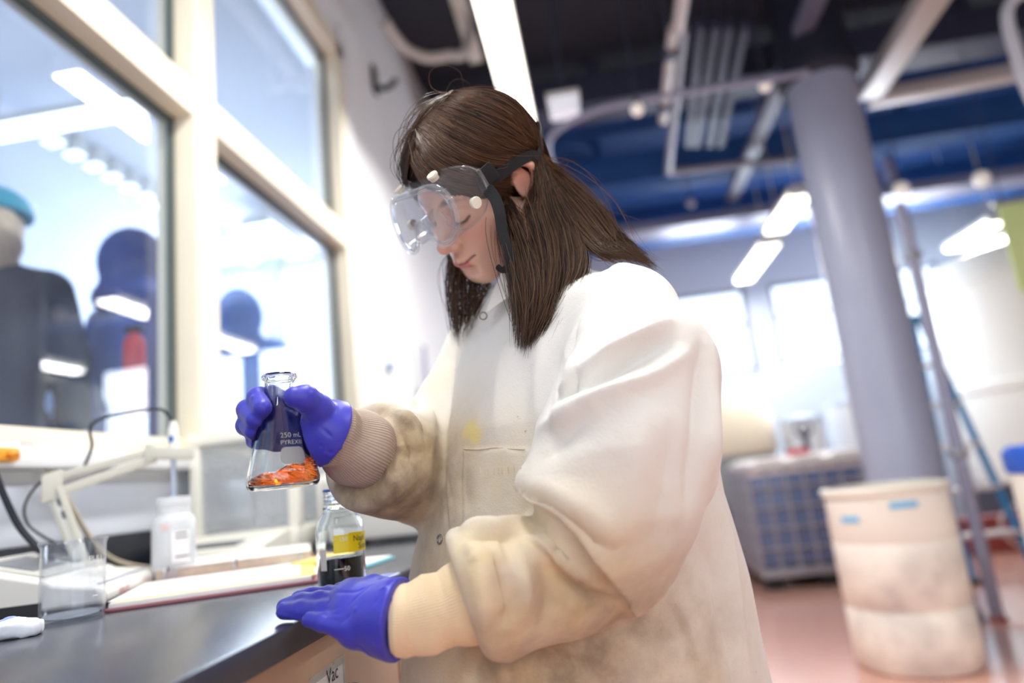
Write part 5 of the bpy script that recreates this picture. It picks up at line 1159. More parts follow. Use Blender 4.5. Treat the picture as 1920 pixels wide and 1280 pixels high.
# chest pocket
pk = surf([(872, 842), (985, 842)], Vc, Nc, 2); pkc = surf([(925, 880)], Vc, Nc, 1)[0]; pj = proj(Vc)
inside = (pj[:, 0] > 870) & (pj[:, 1] > 842) & (pj[:, 1] < 985) & (pj[:, 0] < 1010) & (np.linalg.norm(Vc-pkc, axis=1) < .14) & (pj[:, 2] > .8)
Vc = Vc+Nc*(inside*.0028)[:, None]
Vc = relax(Vc, Qc, 1, .35); Nc = vnormals(Vc, Qc)
yel = np.zeros(len(Vc)); grime_shade = np.zeros(len(Vc))
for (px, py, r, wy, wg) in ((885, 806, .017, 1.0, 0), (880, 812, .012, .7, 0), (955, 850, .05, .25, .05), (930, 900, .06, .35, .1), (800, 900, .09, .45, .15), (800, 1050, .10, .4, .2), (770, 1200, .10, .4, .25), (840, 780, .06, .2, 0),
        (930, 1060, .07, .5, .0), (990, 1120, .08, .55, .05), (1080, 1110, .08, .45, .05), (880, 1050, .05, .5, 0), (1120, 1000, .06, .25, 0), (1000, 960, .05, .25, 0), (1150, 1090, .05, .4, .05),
        (1100, 1225, .12, .35, .45), (960, 1250, .11, .55, .5), (1250, 1200, .12, .2, .3), (1150, 1170, .05, .2, .35), (1060, 1240, .06, .3, .4), (1210, 1150, .04, .1, .3), (1230, 1100, .08, .1, .25), (1380, 1220, .10, .12, .2), (870, 1240, .06, .75, .25), (1300, 1260, .05, .35, .1), (1010, 1270, .05, .6, .25),  # skirt grime weights also paint the shade below the forearm
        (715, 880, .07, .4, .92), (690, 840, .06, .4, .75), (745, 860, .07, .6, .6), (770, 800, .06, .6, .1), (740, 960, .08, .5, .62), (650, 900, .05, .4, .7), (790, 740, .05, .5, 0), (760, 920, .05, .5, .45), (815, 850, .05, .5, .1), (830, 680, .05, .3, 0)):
    c = surf([(px, py)], Vc, Nc, 1)[0]; w_ = np.exp(-(np.linalg.norm(Vc-c, axis=1)/r)**2); yel = 1-(1-yel)*(1-wy*w_); grime_shade = 1-(1-grime_shade)*(1-wg*w_)
spot = np.zeros(len(Vc))
for (px, py, r) in ((880, 803, .013), (892, 815, .012), (872, 812, .008)):
    c = surf([(px, py)], Vc, Nc, 1)[0]; spot = np.maximum(spot, np.exp(-(np.linalg.norm(Vc-c, axis=1)/r)**4))
coat = np_mesh('lab_coat', Vc, Qc, None, woman); set_col(coat, 'stain_shade', np.stack([yel, grime_shade, spot], 1))
def coat_mat(nm='coat_cotton', attr=True, base=(230, 227, 222), yel=(228, 202, 150), bump=.35, rib=False):
    m = bpy.data.materials.new(nm); m.use_nodes = True; nt = m.node_tree; b = nt.nodes['Principled BSDF']; b.inputs['Roughness'].default_value = .8; b.inputs['Sheen Weight'].default_value = .15
    tc = nt.nodes.new('ShaderNodeTexCoord')
    def noise(s, d=5, r=.6):
        n = nt.nodes.new('ShaderNodeTexNoise'); n.inputs['Scale'].default_value = s; n.inputs['Detail'].default_value = d; n.inputs['Roughness'].default_value = r; nt.links.new(tc.outputs['Object'], n.inputs['Vector']); return n.outputs['Fac']
    def mr(x, a, b_, c, d): k = nt.nodes.new('ShaderNodeMapRange'); k.inputs[1].default_value = a; k.inputs[2].default_value = b_; k.inputs[3].default_value = c; k.inputs[4].default_value = d; nt.links.new(x, k.inputs[0]); return k.outputs[0]
    def mul(x, y): k = nt.nodes.new('ShaderNodeMath'); k.operation = 'MULTIPLY'; nt.links.new(x, k.inputs[0]); nt.links.new(y, k.inputs[1]); return k.outputs[0]
    def mixc(f, a, b_):
        k = nt.nodes.new('ShaderNodeMix'); k.data_type = 'RGBA'; nt.links.new(f, k.inputs['Factor'])
        if isinstance(a, tuple): k.inputs['A'].default_value = (*L(a), 1)
        else: nt.links.new(a, k.inputs['A'])
        k.inputs['B'].default_value = (*L(b_), 1); return k.outputs['Result']
    if attr:
        a = nt.nodes.new('ShaderNodeAttribute'); a.attribute_name = 'stain_shade'; sp = nt.nodes.new('ShaderNodeSeparateColor'); nt.links.new(a.outputs['Color'], sp.inputs[0])
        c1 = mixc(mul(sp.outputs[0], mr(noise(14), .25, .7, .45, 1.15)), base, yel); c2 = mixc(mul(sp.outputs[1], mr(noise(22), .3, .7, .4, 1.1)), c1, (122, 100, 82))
        c3 = mixc(mr(noise(60, 4, .7), .70, .76, 0, .45), c2, (150, 110, 70)); c4 = mixc(mul(sp.outputs[2], mr(noise(45), .3, .7, .45, .95)), c3, (226, 204, 116)); nt.links.new(mixc(mr(noise(5), .4, .75, 0, .10), c4, (186, 170, 150)), b.inputs['Base Color'])
    else: nt.links.new(mixc(mr(noise(18), .35, .7, 0, .5), base, yel), b.inputs['Base Color'])
    w_ = nt.nodes.new('ShaderNodeBump'); w_.inputs['Strength'].default_value = bump; w_.inputs['Distance'].default_value = .0012; nt.links.new(noise(420, 2), w_.inputs['Height'])
    w2 = nt.nodes.new('ShaderNodeBump'); w2.inputs['Strength'].default_value = .35; w2.inputs['Distance'].default_value = .006; nt.links.new(noise(26, 3, .5), w2.inputs['Height']); nt.links.new(w_.outputs[0], w2.inputs['Normal']); nt.links.new(w2.outputs[0], b.inputs['Normal'])
    return m
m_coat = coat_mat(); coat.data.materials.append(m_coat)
# seams and stitches
m_seam = mat('seam_thread', (214, 200, 176), .8)
def on_surf(line, n, lift=.0006):
    L3 = surf(line, Vc, Nc, n); idx = [np.argmin(((Vc-p)**2).sum(1)) for p in L3]; return Vc[idx]+Nc[idx]*lift
s_ = on_surf([(872, 843), (930, 842), (985, 842)], 5); MB().tube(spline(s_, 40), .0009, 6).build('pocket_seam', m_seam, woman)
st_ = on_surf([(902, 878), (940, 877), (984, 876)], 20)
for i in range(0, 20, 2): MB().tube([st_[i], st_[i]+np.array([0, 0, -.007])], .0012, 6).build('stitch', m_seam, woman)
# snaps
m_snap = mat('snap_metal', (140, 138, 130), .35, metal=.7)
for (px, py) in ((826, 1010),):
    c = surf([(px, py)], Vc, Nc, 1)[0]; i = np.argmin(((Vc-c)**2).sum(1)); n_ = Nc[i]; u_ = _n(np.cross(n_, [0, 0, 1.])); w_ = np.cross(n_, u_)
    MB().tube([c+n_*.001+u_*.0055*math.cos(a)+w_*.0055*math.sin(a) for a in np.linspace(0, 2*math.pi, 20, endpoint=False)], .0011, 6, closed=True).build('snap', m_snap, woman)

# collar: a folded band round the neck, open at the front
def collar():
    rows = 9; n = 56; V = []; F = []
    axn = _n(ax_n*.75+np.array([0, 0, 1.])*.6); u0 = _n(BF-axn*BF.dot(axn)); l0 = np.cross(u0, axn); l0 = l0 if l0.dot(BL) > 0 else -l0
    c0 = N0+np.array([0, 0, -.012])+BF*.010
    for i in range(n+1):
        a = math.radians(18+292*i/n); fr_ = math.cos(a)                         # 0 at the front opening
        tip = max(0, fr_)**3
        for j in range(rows):
            t = j/(rows-1)
            if t < .35: r_ = .066; h = .045*(t/.35)*(1-.35*tip)
            else: q_ = (t-.35)/.65; r_ = .068+.040*q_**1.15*(1+.12*tip); h = .045*(1-.35*tip)-.066*q_**1.3*(1+(.40 if a < math.pi else -.3)*tip)
            d_ = u0*math.cos(a)*1.08+l0*math.sin(a)*1.05; V.append(c0+d_*r_+axn*h)
    for i in range(n):
        for j in range(rows-1): F.append((i*rows+j, (i+1)*rows+j, (i+1)*rows+j+1, i*rows+j+1))
    o = MB().add(V, F).build('collar', coat_mat('collar_cotton', False, (236, 232, 226), (226, 216, 198)), woman, angle=180)
    m = o.modifiers.new('solid', 'SOLIDIFY'); m.thickness = .0028; m = o.modifiers.new('sub', 'SUBSURF'); m.levels = 1; m.render_levels = 1
    return V
colV = np.array(collar())
c = at(905, 583, .955)
d_ = np.linalg.norm(proj(colV)[:, :2]-np.array([905, 583]), axis=1); c = colV[np.argmin(d_+1000*(proj(colV)[:, 2] > 1.02))]; n_ = _n(EYE-c)
u_ = _n(np.cross(n_, [0, 0, 1.])); w_ = np.cross(n_, u_); MB().tube([c+n_*.005+u_*.0050*math.cos(a)+w_*.0050*math.sin(a) for a in np.linspace(0, 2*math.pi, 20, endpoint=False)], .0011, 6, closed=True).build('snap', m_snap, woman)

# ribbed knit cuffs
def knit(path, rad, name, base, yel, nrib=84, amp=.0006, m=None):
    P_ = spline(path, 60); R_l = np.interp(np.linspace(0, 1, 60), np.linspace(0, 1, len(rad)), rad); n = nrib*4
    T_ = np.gradient(P_, axis=0); T_ /= np.linalg.norm(T_, axis=1)[:, None]; u = _n(np.cross(T_[0], [0, 0, 1.])); V = []
    for i in range(60):
        u = _n(u-T_[i]*u.dot(T_[i])); w = np.cross(T_[i], u); a = np.linspace(0, 2*math.pi, n, endpoint=False); r_ = R_l[i]+amp*np.cos(a*nrib)+.0009*np.sin(3*a+i*.22)
        V.append(P_[i]+r_[:, None]*(np.cos(a)[:, None]*u+np.sin(a)[:, None]*w))
    V = np.vstack(V); i, k = np.meshgrid(np.arange(59), np.arange(n), indexing='ij'); k2 = (k+1) % n
    F = np.stack([i*n+k, i*n+k2, (i+1)*n+k2, (i+1)*n+k], -1).reshape(-1, 4)
    return np_mesh(name, V, F, coat_mat(name+'_knit', False, base, yel, .15), woman)
knit(A_([(735, 1162, .714), (760, 1160, .715), (800, 1152, .718), (840, 1140, .722), (880, 1124, .727), (905, 1112, .73)]), [.0325, .0365, .0372, .0355, .0378, .0402, .0385, .0378, .0420, .0445, .0425, .042, .040], 'cuff', (230, 208, 174), (216, 186, 144), amp=.0004)
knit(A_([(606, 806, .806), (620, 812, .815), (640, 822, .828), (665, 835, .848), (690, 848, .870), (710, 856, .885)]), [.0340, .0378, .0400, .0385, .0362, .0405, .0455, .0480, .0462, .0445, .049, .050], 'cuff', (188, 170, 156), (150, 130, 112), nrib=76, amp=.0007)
# ================================================================== hair
def zb(y): return np.interp(y, [-.02, .01, .045, .060, .080, .093, .11], [-.06, -.035, .000, .022, .052, .078, .10])
def haircap(P, ext=0.0, hollow=False):
    d = ell(P, (0, -.017, .053), (.0835+ext, .1015+ext, .0895+ext))
    d = smin(d, ell(P, (0, .040, .062), (.062+ext, .052+ext, .054+ext)), .03)
    d = smin(d, cap(P, (0, -.055, .0), (0, -.075, -.10), .062+ext, .060), .04)
    d = smax(d, zb(P[:, 1])-P[:, 2], .004)
    Q = P.copy(); Q[:, 0] = np.abs(Q[:, 0])
    if hollow: d = smax(d, -ell(Q, (.088, -.006, .004), (.020, .0165, .034)), .005)
    # the parting
    d = d+.0035*np.exp(-(P[:, 0]/.004)**2)*(P[:, 1] > -.04)
    return d
Vk, Qk = mesh_sdf(lambda P: haircap(P, 0, True), (-.11, -.15, -.18), (.11, .13, .17), .0034)
Nk = vnormals(Vk, Qk)
def hair_mat(nm, dark, light, rough=.38):
    m = bpy.data.materials.new(nm); m.use_nodes = True; nt = m.node_tree; b = nt.nodes['Principled BSDF']; b.inputs['Roughness'].default_value = rough; b.inputs['Specular IOR Level'].default_value = .4
    a = nt.nodes.new('ShaderNodeAttribute'); a.attribute_name = 'strand'; r = nt.nodes.new('ShaderNodeValToRGB'); r.color_ramp.elements[0].color = (*L(dark), 1); r.color_ramp.elements[1].color = (*L(light), 1)
    nt.links.new(a.outputs['Fac'], r.inputs['Fac']); nt.links.new(r.outputs[0], b.inputs['Base Color']); return m
m_hair = hair_mat('hair_strands', (42, 30, 26), (146, 106, 74), .42); m_mass = mat('hair_under', (40, 29, 25), .95, spec=.0)
def hit(px, py, off):
    """where the sight line meets the head of hair, lifted by off"""
    D = ray(px, py); D = D/np.linalg.norm(D); o = Hl(EYE); d_ = D@HR; t = .6; best = (1e9, t)
    for _ in range(80):
        s_ = haircap((o+d_*t)[None])[0]
        if s_ < best[0]: best = (s_, t)
        if s_ < .0004: break
        t += max(s_*.6, .0006)
        if t > 1.4: t = best[1]; break
    p = o+d_*t; e_ = .002; g_ = np.array([haircap((p+np.eye(3)[i]*e_)[None])[0]-haircap((p-np.eye(3)[i]*e_)[None])[0] for i in range(3)]); n_ = g_/(np.linalg.norm(g_)+1e-9)
    if best[0] > .001: p = p-n_*best[0]
    return Hw(p+n_*off), HR@n_
def guide(pts, off=.002, n=16):
    out = []
    for p in pts: out.append(hit(p[0], p[1], off)[0] if len(p) == 2 else at(*p))
    return spline(out, n)
class Strands:
    def __init__(s): s.V = []; s.F = []; s.c = []; s.k = 0
    def add(s, P, r, tone):                              # P (m, n, 3)
        m, n, _ = P.shape; T_ = np.gradient(P, axis=1); T_ /= np.linalg.norm(T_, axis=2)[..., None]+1e-9
        view = EYE-P; u = np.cross(T_, view); u /= np.linalg.norm(u, axis=2)[..., None]+1e-9; w = np.cross(T_, u)
        tp = np.interp(np.linspace(0, 1, n), [0, .1, .75, 1], [.8, 1, 1, .25])[None, :, None]*r[:, None, None]
        ring = np.stack([P+tp*u, P+tp*(-.5*u+.866*w), P+tp*(-.5*u-.866*w)], 2).reshape(-1, 3)
        i, j, q = np.meshgrid(np.arange(m), np.arange(n-1), np.arange(3), indexing='ij'); b = (i*n+j)*3; q2 = (q+1) % 3
        s.V.append(ring); s.F.append(s.k+np.stack([b+q, b+q2, b+3+q2, b+3+q], -1).reshape(-1, 4)); s.k += len(ring); s.c.append(np.repeat(tone, n*3))
ST = Strands(); hr = np.random.RandomState(23)
def sheet(guides, count, r=.00042, jit=.003, lift=.004, tone=(.25, .2), fly=.03, off=.002, trim=(0.0, .12), clump=.5, push=False):
    G = np.array([guide(g_, off) for g_ in guides]); k = len(G); n = G.shape[1]
    uu = hr.rand(count)*(k-1); nc = max(3, count//14); cen = hr.rand(nc)*(k-1); near = cen[np.argmin(np.abs(uu[:, None]-cen[None]), 1)]
    t = np.linspace(0, 1, n)[None]
    U_ = uu[:, None]+(near-uu)[:, None]*clump*t**1.2; i = np.clip(U_.astype(int), 0, k-2); f_ = (U_-i)[..., None]; jj = np.arange(n)[None]
    P = G[i, jj]*(1-f_)+G[i+1, jj]*f_
    st = hr.normal(size=(count, 3)); en = hr.normal(size=(count, 3)); md = hr.normal(size=(count, 3)); tt = t[..., None]
    P = P+jit*(st[:, None]*(1-tt)*.5+md[:, None]*np.sin(math.pi*tt)*.6+en[:, None]*tt**1.5)
    if push:
        fl0 = Hl(P.reshape(-1, 3)); d0 = haircap(fl0); e_ = .002; gr_ = np.stack([haircap(fl0+np.eye(3)[i]*e_)-d0 for i in range(3)], 1); gr_ /= np.linalg.norm(gr_, axis=1)[:, None]+1e-9
        fl0 = fl0+gr_*np.clip(off-d0, 0, .012)[:, None]; P = Hw(fl0).reshape(P.shape)
    away = EYE-P; away /= np.linalg.norm(away, axis=2)[..., None]; P = P+away*(hr.rand(count)*lift)[:, None, None]
    fl_ = hr.rand(count) < fly; P[fl_] += (hr.normal(size=(fl_.sum(), 1, 3))*.012*np.sin(math.pi*np.clip(tt*1.1, 0, 1))+hr.normal(size=(fl_.sum(), 1, 3))*.008*tt**2)
    cut = 1-hr.uniform(trim[0], trim[1], count); res = np.empty_like(P)                       # uneven lengths
    for a in range(count):
        x = np.linspace(0, n-1, n)*cut[a]; i0 = np.clip(x.astype(int), 0, n-2); fx = (x-i0)[:, None]; res[a] = P[a, i0]*(1-fx)+P[a, i0+1]*fx
    ST.add(res, r*hr.uniform(.7, 1.2, count), np.clip(hr.normal(tone[0], tone[1], count), 0, 1))
    return G
# swept back over the near side of the head towards the strap and the ear
gA = [[(768, 262), (785, 330), (835, 372), (900, 396), (955, 402)], [(772, 250), (800, 318), (860, 352), (920, 365), (958, 374)], [(778, 238), (820, 290), (880, 322), (930, 326), (960, 318)],
      [(786, 225), (840, 262), (900, 292), (958, 302), (1000, 296)], [(798, 210), (855, 230), (920, 262), (970, 284), (1004, 291)], [(815, 195), (875, 205), (935, 232), (980, 265), (1006, 289)],
      [(838, 180), (900, 186), (955, 212), (990, 250), (1008, 288)], [(862, 170), (920, 176), (970, 205), (998, 245), (1010, 288)], [(885, 168), (935, 180), (980, 212), (1004, 250), (1011, 288)]]
sheet(gA, 3000, tone=(.36, .22), jit=.0020, lift=.0022, fly=.015, trim=(0, .06), push=True)  # paler strand tone up top carries the shine of the lamps
# dark lock curling over the forehead
sheet([[(775, 232), (756, 262), (745, 300), (741, 335), (752, 352)], [(780, 236), (765, 268), (756, 305), (752, 338), (760, 350)], [(786, 240), (776, 275), (768, 310), (765, 335), (768, 346)]], 420, tone=(.12, .1), jit=.0025, lift=.003, fly=.10, push=True)
sheet([[(822, 190), (790, 215), (768, 240), (752, 275), (744, 310)], [(835, 182), (805, 205), (780, 232), (764, 262), (752, 300)], [(850, 175), (825, 195), (798, 220), (778, 250), (764, 290)]], 500, tone=(.25, .15), jit=.003, lift=.003, fly=.08, push=True)
# curtain falling in front of and behind the ear, over her left collar and chest
E0 = (958, 385, .93)
gB = [[(925, 368), (938, 395), (945, 450, .915), (958, 520, .900), (966, 590, .880), (972, 650, .868)],
      [(935, 372), (948, 400), (960, 460, .915), (973, 530, .898), (980, 595, .876), (980, 654, .866)],
      [(948, 374), (962, 410, .925), (982, 470, .918), (998, 535, .898), (994, 600, .876), (986, 658, .866)],
      [(956, 378), (972, 410, .930), (996, 465, .922), (1014, 532, .902), (1004, 602, .878), (990, 655, .867)]]
sheet(gB, 1500, tone=(.22, .2), jit=.005, lift=.010, fly=.04, trim=(0, .24), clump=.75)
gB = [[(997, 300), (998, 350), (992, 394, .938), (1012, 460, .930), (1020, 530, .905), (1008, 600, .880), (990, 652, .868)],
      [(1006, 300), (1018, 370, .955), (1024, 405, .95), (1038, 450, .940), (1045, 520, .912), (1025, 595, .882), (1000, 648, .868)],
      [(1010, 302), (1034, 370, .965), (1048, 405, .958), (1062, 440, .950), (1072, 510, .922), (1046, 580, .888), (1010, 642, .868)],
      [(1012, 304), (1048, 365, .97), (1068, 398, .962), (1085, 430, .955), (1098, 495, .925), (1066, 565, .890), (1022, 636, .866)]]
sheet(gB, 2300, tone=(.24, .22), jit=.005, lift=.012, fly=.03, trim=(0, .26), clump=.75)
# the rest flows down her back and over the shoulder
gC = [[(1008, 300), (1040, 365, .985), (1080, 430, .955), (1115, 470, .925), (1150, 486, .895)], [(1010, 298), (1050, 350, .99), (1100, 415, .965), (1140, 462, .935), (1180, 486, .91)],
      [(1011, 296), (1058, 342, .995), (1112, 400, .975), (1158, 455, .95), (1205, 492, .925)], [(1012, 293), (1062, 334, 1.0), (1122, 388, .985), (1170, 448, .965), (1240, 508, .945)]]
sheet(gC, 1900, tone=(.36, .22), jit=.004, lift=.010, fly=.05, trim=(0, .15))
# strands hanging on her far side, in front of the right shoulder
gD = [[(842, 470, 1.06), (840, 520, 1.06), (846, 580, 1.05), (856, 650, 1.04)], [(862, 500, 1.06), (858, 540, 1.06), (858, 590, 1.05), (860, 645, 1.04)], [(885, 520, 1.06), (885, 545, 1.06), (880, 580, 1.05), (866, 630, 1.04)], [(925, 530, 1.05), (915, 550, 1.05), (898, 575, 1.05), (876, 612, 1.04)]]
sheet(gD, 420, tone=(.2, .15), jit=.006, lift=.012, fly=.1, trim=(0, .25))
# loose flyaway hairs
for pts in ([(845, 180, 1.0), (810, 165, 1.0), (806, 135, 1.0), (832, 122, 1.0), (862, 135, 1.0), (870, 168, 1.0)], [(832, 182, 1.0), (845, 155, 1.0), (865, 148, 1.0), (884, 160, 1.0)], [(1003, 292, .97), (1040, 305, .98), (1065, 300, .98), (1058, 318, .98)],
            [(1120, 395, .97), (1160, 400, .97), (1205, 414, .97)], [(1065, 350, .98), (1105, 352, .98), (1140, 378, .98), (1158, 420, .97)], [(1110, 430, .96), (1160, 440, .96), (1190, 470, .95)], [(770, 245, .98), (748, 262, .98), (742, 290, .98)], [(800, 205, .99), (778, 206, .99), (772, 198, .99)], [(815, 200, .99), (795, 185, .99), (806, 176, .99)]):
    ST.add(spline([at(*p) for p in pts], 30)[None], np.array([.00030]), np.array([.6]))
hair = np_mesh('hair', Hw(Vk), Qk, m_mass, woman)
# solid under-layer so the falling hair reads as a mass
mass = [(g_, .010) for g_ in ([(1006, 352, .985), (1014, 400, .955), (1020, 470, .935), (1022, 535, .910), (1008, 590, .885)], [(1018, 340, .995), (1036, 400, .97), (1058, 455, .945), (1060, 510, .922), (1035, 570, .893)], [(1016, 325, 1.0), (1050, 370, .99), (1088, 425, .965), (1088, 480, .932)],
        [(1020, 318, 1.0), (1070, 370, .99), (1120, 425, .97), (1160, 470, .94)], [(955, 400, .935), (972, 460, .925), (985, 530, .905), (985, 585, .884)])]
def mass_sdf(P):
    d = None
    for g_, r_ in mass:
        pts = [at(*p) for p in g_]; n_ = len(pts); e_ = chain(P, pts, list(np.linspace(.013, .004, n_)), .01); d = e_ if d is None else smin(d, e_, .014)
    return d
lo, hi = bounds([at(*p) for g_, _ in mass for p in g_], .03); V, Q = mesh_sdf(mass_sdf, lo, hi, .004)
np_mesh('hair_length', V, Q, m_mass, woman)
o = np_mesh('hair_strands', np.vstack(ST.V), np.vstack(ST.F), m_hair, woman); o['kind'] = 'stuff'
a = o.data.attributes.new('strand', 'FLOAT', 'POINT'); a.data.foreach_set('value', np.concatenate(ST.c).astype(np.float32))

# ================================================================== goggles
gog = thing('safety_goggles', Hw((0, .10, .03)), 'clear vented safety goggles with black strap on the face of the lab-coated woman', 'goggles')
m_vinyl = pane_mat('clear_vinyl', (.965, .97, .975), 1.25, haze=.035, hazec=(226, 230, 238), rough=.06); m_lens = pane_mat('goggle_lens', (.97, .98, 1.0), 1.35, haze=.03, hazec=(230, 236, 255))
m_bead = pane_mat('clear_bead', (.95, .955, .96), 1.5, haze=.12, hazec=(240, 242, 246), rough=.08); m_cap = mat('ivory_cap', (238, 232, 216), .4); m_strap = mat('black_elastic', (28, 28, 32), .75, bump=.2, bscale=600)
half = [(0, .041), (.022, .0415), (.045, .041), (.064, .036), (.077, .024), (.083, .008), (.082, -.008), (.074, -.023), (.058, -.0325), (.042, -.0335), (.028, -.027), (.018, -.016), (.011, -.004), (.005, .0015), (0, .0028)]
hb = [(0, .050), (.022, .050), (.045, .047), (.068, .040), (.083, .028), (.088, .010), (.086, -.010), (.078, -.026), (.060, -.036), (.045, -.036), (.030, -.030), (.020, -.018), (.013, -.004), (.006, .003), (0, .004)]
def ring2(hp, n=120):
    full = hp+[(-x, z) for x, z in hp[-2:0:-1]]; P_ = np.array(full+[full[0]]); d = np.r_[0, np.cumsum(np.linalg.norm(np.diff(P_, axis=0), axis=1))]
    # smooth closed outline, matched by index so that two outlines can be lofted
    t = np.linspace(0, len(full), n, endpoint=False); out = []
    F_ = np.array(full); k = len(full)
    for x in t:
        i = int(x); u = x-i; a, b, c, d_ = F_[(i-1) % k], F_[i % k], F_[(i+1) % k], F_[(i+2) % k]
        out.append(.5*((2*b)+(-a+c)*u+(2*a-5*b+4*c-d_)*u*u+(-a+3*b-3*c+d_)*u**3))
    return np.array(out)
RO = math.radians(9)
def place(xz, yf):
    x = xz[:, 0]*math.cos(RO)-xz[:, 1]*math.sin(RO); z = xz[:, 0]*math.sin(RO)+xz[:, 1]*math.cos(RO); return np.stack([x+.006, yf(xz[:, 0], xz[:, 1]), z+.031], 1)
yfront = lambda x, z: .1300-.34*z-1.5*x*x
yback = lambda x, z: .1020-.20*z-5.2*x*x-.006*(np.abs(x) < .02)
f1 = place(ring2(half), yfront); b1_ = place(ring2(hb), yback); n = len(f1)
f0 = place(ring2([(x*.97, z*.95+.0005) for x, z in half]), lambda x, z: yfront(x, z)+.001)
MB().tube(Hw(f1), .0038, 12, closed=True).build('front_rim', m_bead, gog)
MB().tube(Hw(place(ring2([(x*.93, z*.90+.0008) for x, z in half]), lambda x, z: yfront(x, z)+.0006)), .0016, 8, closed=True).build('inner_rim', m_bead, gog)
V = np.vstack([f1+(b1_-f1)*t for t in np.linspace(0, 1, 9)]); F = [(i*n+k, i*n+(k+1) % n, (i+1)*n+(k+1) % n, (i+1)*n+k) for i in range(8) for k in range(n)]
o = MB().add(Hw(V), F).build('skirt', m_vinyl, gog, angle=180); md = o.modifiers.new('solid', 'SOLIDIFY'); md.thickness = .0012
MB().tube(Hw(b1_), .0013, 8, closed=True).build('skirt_edge', m_bead, gog)
# lens sheet
rows = [place(ring2([(x*.96*s_, (z*.94)*s_+.004*(1-s_)) for x, z in half]), lambda x, z: yfront(x, z)+.0012) for s_ in (1, .8, .6, .4, .2)]
V = np.vstack(rows+[np.array([[.006, .131, .036]])]); F = [(i*n+k, i*n+(k+1) % n, (i+1)*n+(k+1) % n, (i+1)*n+k) for i in range(4) for k in range(n)]+[(4*n+k, 4*n+(k+1) % n, 5*n) for k in range(n)]
o = MB().add(Hw(V), F).build('lens', m_lens, gog, angle=180); md = o.modifiers.new('solid', 'SOLIDIFY'); md.thickness = .0015
# vent caps
def vent(c, nrm, r=.0080):
    c = np.array(c, float); nrm = _n(nrm); u = _n(np.cross(nrm, [0, 0.1, 1])); w = np.cross(nrm, u); V = []; F = []; pr = [(r*.8, -.002), (r*.85, .003), (r, .0035), (r, .0060), (r*.93, .0070), (.0, .0072)]; k = 28
    for (rr, h) in pr:
        for i in range(k): a = 2*math.pi*i/k; V.append(c+nrm*h+rr*(math.cos(a)*u+math.sin(a)*w))
    for i in range(len(pr)-1):
        for j in range(k): F.append((i*k+j, i*k+(j+1) % k, (i+1)*k+(j+1) % k, (i+1)*k+j))
    MB().add(Hw(V), F).build('vent_cap', m_cap, gog)
tc1 = (f1+b1_)/2
def on_skirt(frac, t): k = int(frac*n) % n; p = f1[k]+(b1_[k]-f1[k])*t; q0 = f1[(k+1) % n]-f1[(k-1) % n]; nn = np.cross(b1_[k]-f1[k], q0); c0 = tc1.mean(0); nn = nn if nn.dot(p-c0) > 0 else -nn; return p, nn
for fr_, t in ((2.3/28, .52), (5.9/28, .55), (25.7/28, .52), (22.1/28, .55)):
    p, nn = on_skirt(fr_, t); vent(p, nn)
# strap clips, strap round the head and the loose tail
kc = int(4.6/28*n); pc = b1_[kc]
for s in (1, -1):
    c_ = np.array([s*.0905, .047, .043+(.012 if s > 0 else -.012)]); MB().obox(Hw(c_), HR@np.array([.002*1, 0, 0]), HR@np.array([0, .012, 0]), HR@np.array([0, .003, .0125]), .0012).build('strap_clip', m_black, gog)
    MB().obox(Hw(c_+[0, .012, 0]), HR@np.array([.0028, 0, 0]), HR@np.array([0, .0022, 0]), HR@np.array([0, .001, .0145]), .0012).build('clip_bar', m_bead, gog)
def band(mid, wid, name, th=.0012, nrm=None):
    """flat ribbon along mid (n,3) with half-width vectors wid (n,3)"""
    mid = np.asarray(mid); wid = np.asarray(wid); T_ = np.gradient(mid, axis=0); N_ = np.cross(T_, wid); N_ /= np.linalg.norm(N_, axis=1)[:, None]; m = len(mid)
    V = np.vstack([mid+wid+N_*th/2, mid-wid+N_*th/2, mid-wid-N_*th/2, mid+wid-N_*th/2]); F = []
    for i in range(m-1):
        for j in range(4): a, b = j*m, ((j+1) % 4)*m; F.append((a+i, b+i, b+i+1, a+i+1))
    F += [(0, m, 2*m, 3*m), (m-1, 4*m-1, 3*m-1, 2*m-1)]
    MB().add(V, F).build(name, m_strap, gog)
sp = []; sw = []
for (px, py, w_) in ((893, 340, .0085), (912, 332, .0088), (930, 325, .0085), (950, 311, .0078), (970, 299, .0070), (988, 291, .0066), (1003, 287, .0064)):
    p, n_ = hit(px, py, .0085); sp.append(p)
hl = [Hl(p) for p in sp]
for a in (.35, .7): pass
bk_ = [np.array([.035, -.122, .035]), np.array([0, -.128, .030]), np.array([-.045, -.112, .035]), np.array([-.080, -.06, .045]), np.array([-.095, .0, .046]), np.array([-.0925, .04, .044])]
mid = spline([hl[0]+[.002, .004, 0]]+hl[1:]+bk_, 90); t = np.linspace(0, 1, 90)
wl = np.interp(t, [0, .2, .5, 1], [.0095, .0085, .0062, .0085]); Tm = np.gradient(mid, axis=0); out_ = mid-np.array([0, -.015, .04]); wv = np.cross(Tm, out_); wv /= np.linalg.norm(wv, axis=1)[:, None]
band(Hw(mid), (wv*wl[:, None])@HR.T, 'strap')
tl = spline([at(912, 352, .900), at(928, 372, .892), at(937, 400, .888), at(941, 430, .888), at(950, 462, .888), at(956, 485, .889), at(953, 500, .890), at(943, 506, .889), at(934, 502, .886), at(938, 497, .884)], 50)
t = np.linspace(0, 1, 50); Tm = np.gradient(tl, axis=0); wv = np.cross(Tm, EYE-tl); wv /= np.linalg.norm(wv, axis=1)[:, None]; wv = wv*np.interp(t, [0, .1, .6, .8, 1], [.0085, .0080, .0062, .0042, .0022])[:, None]
band(tl, wv, 'strap_tail')

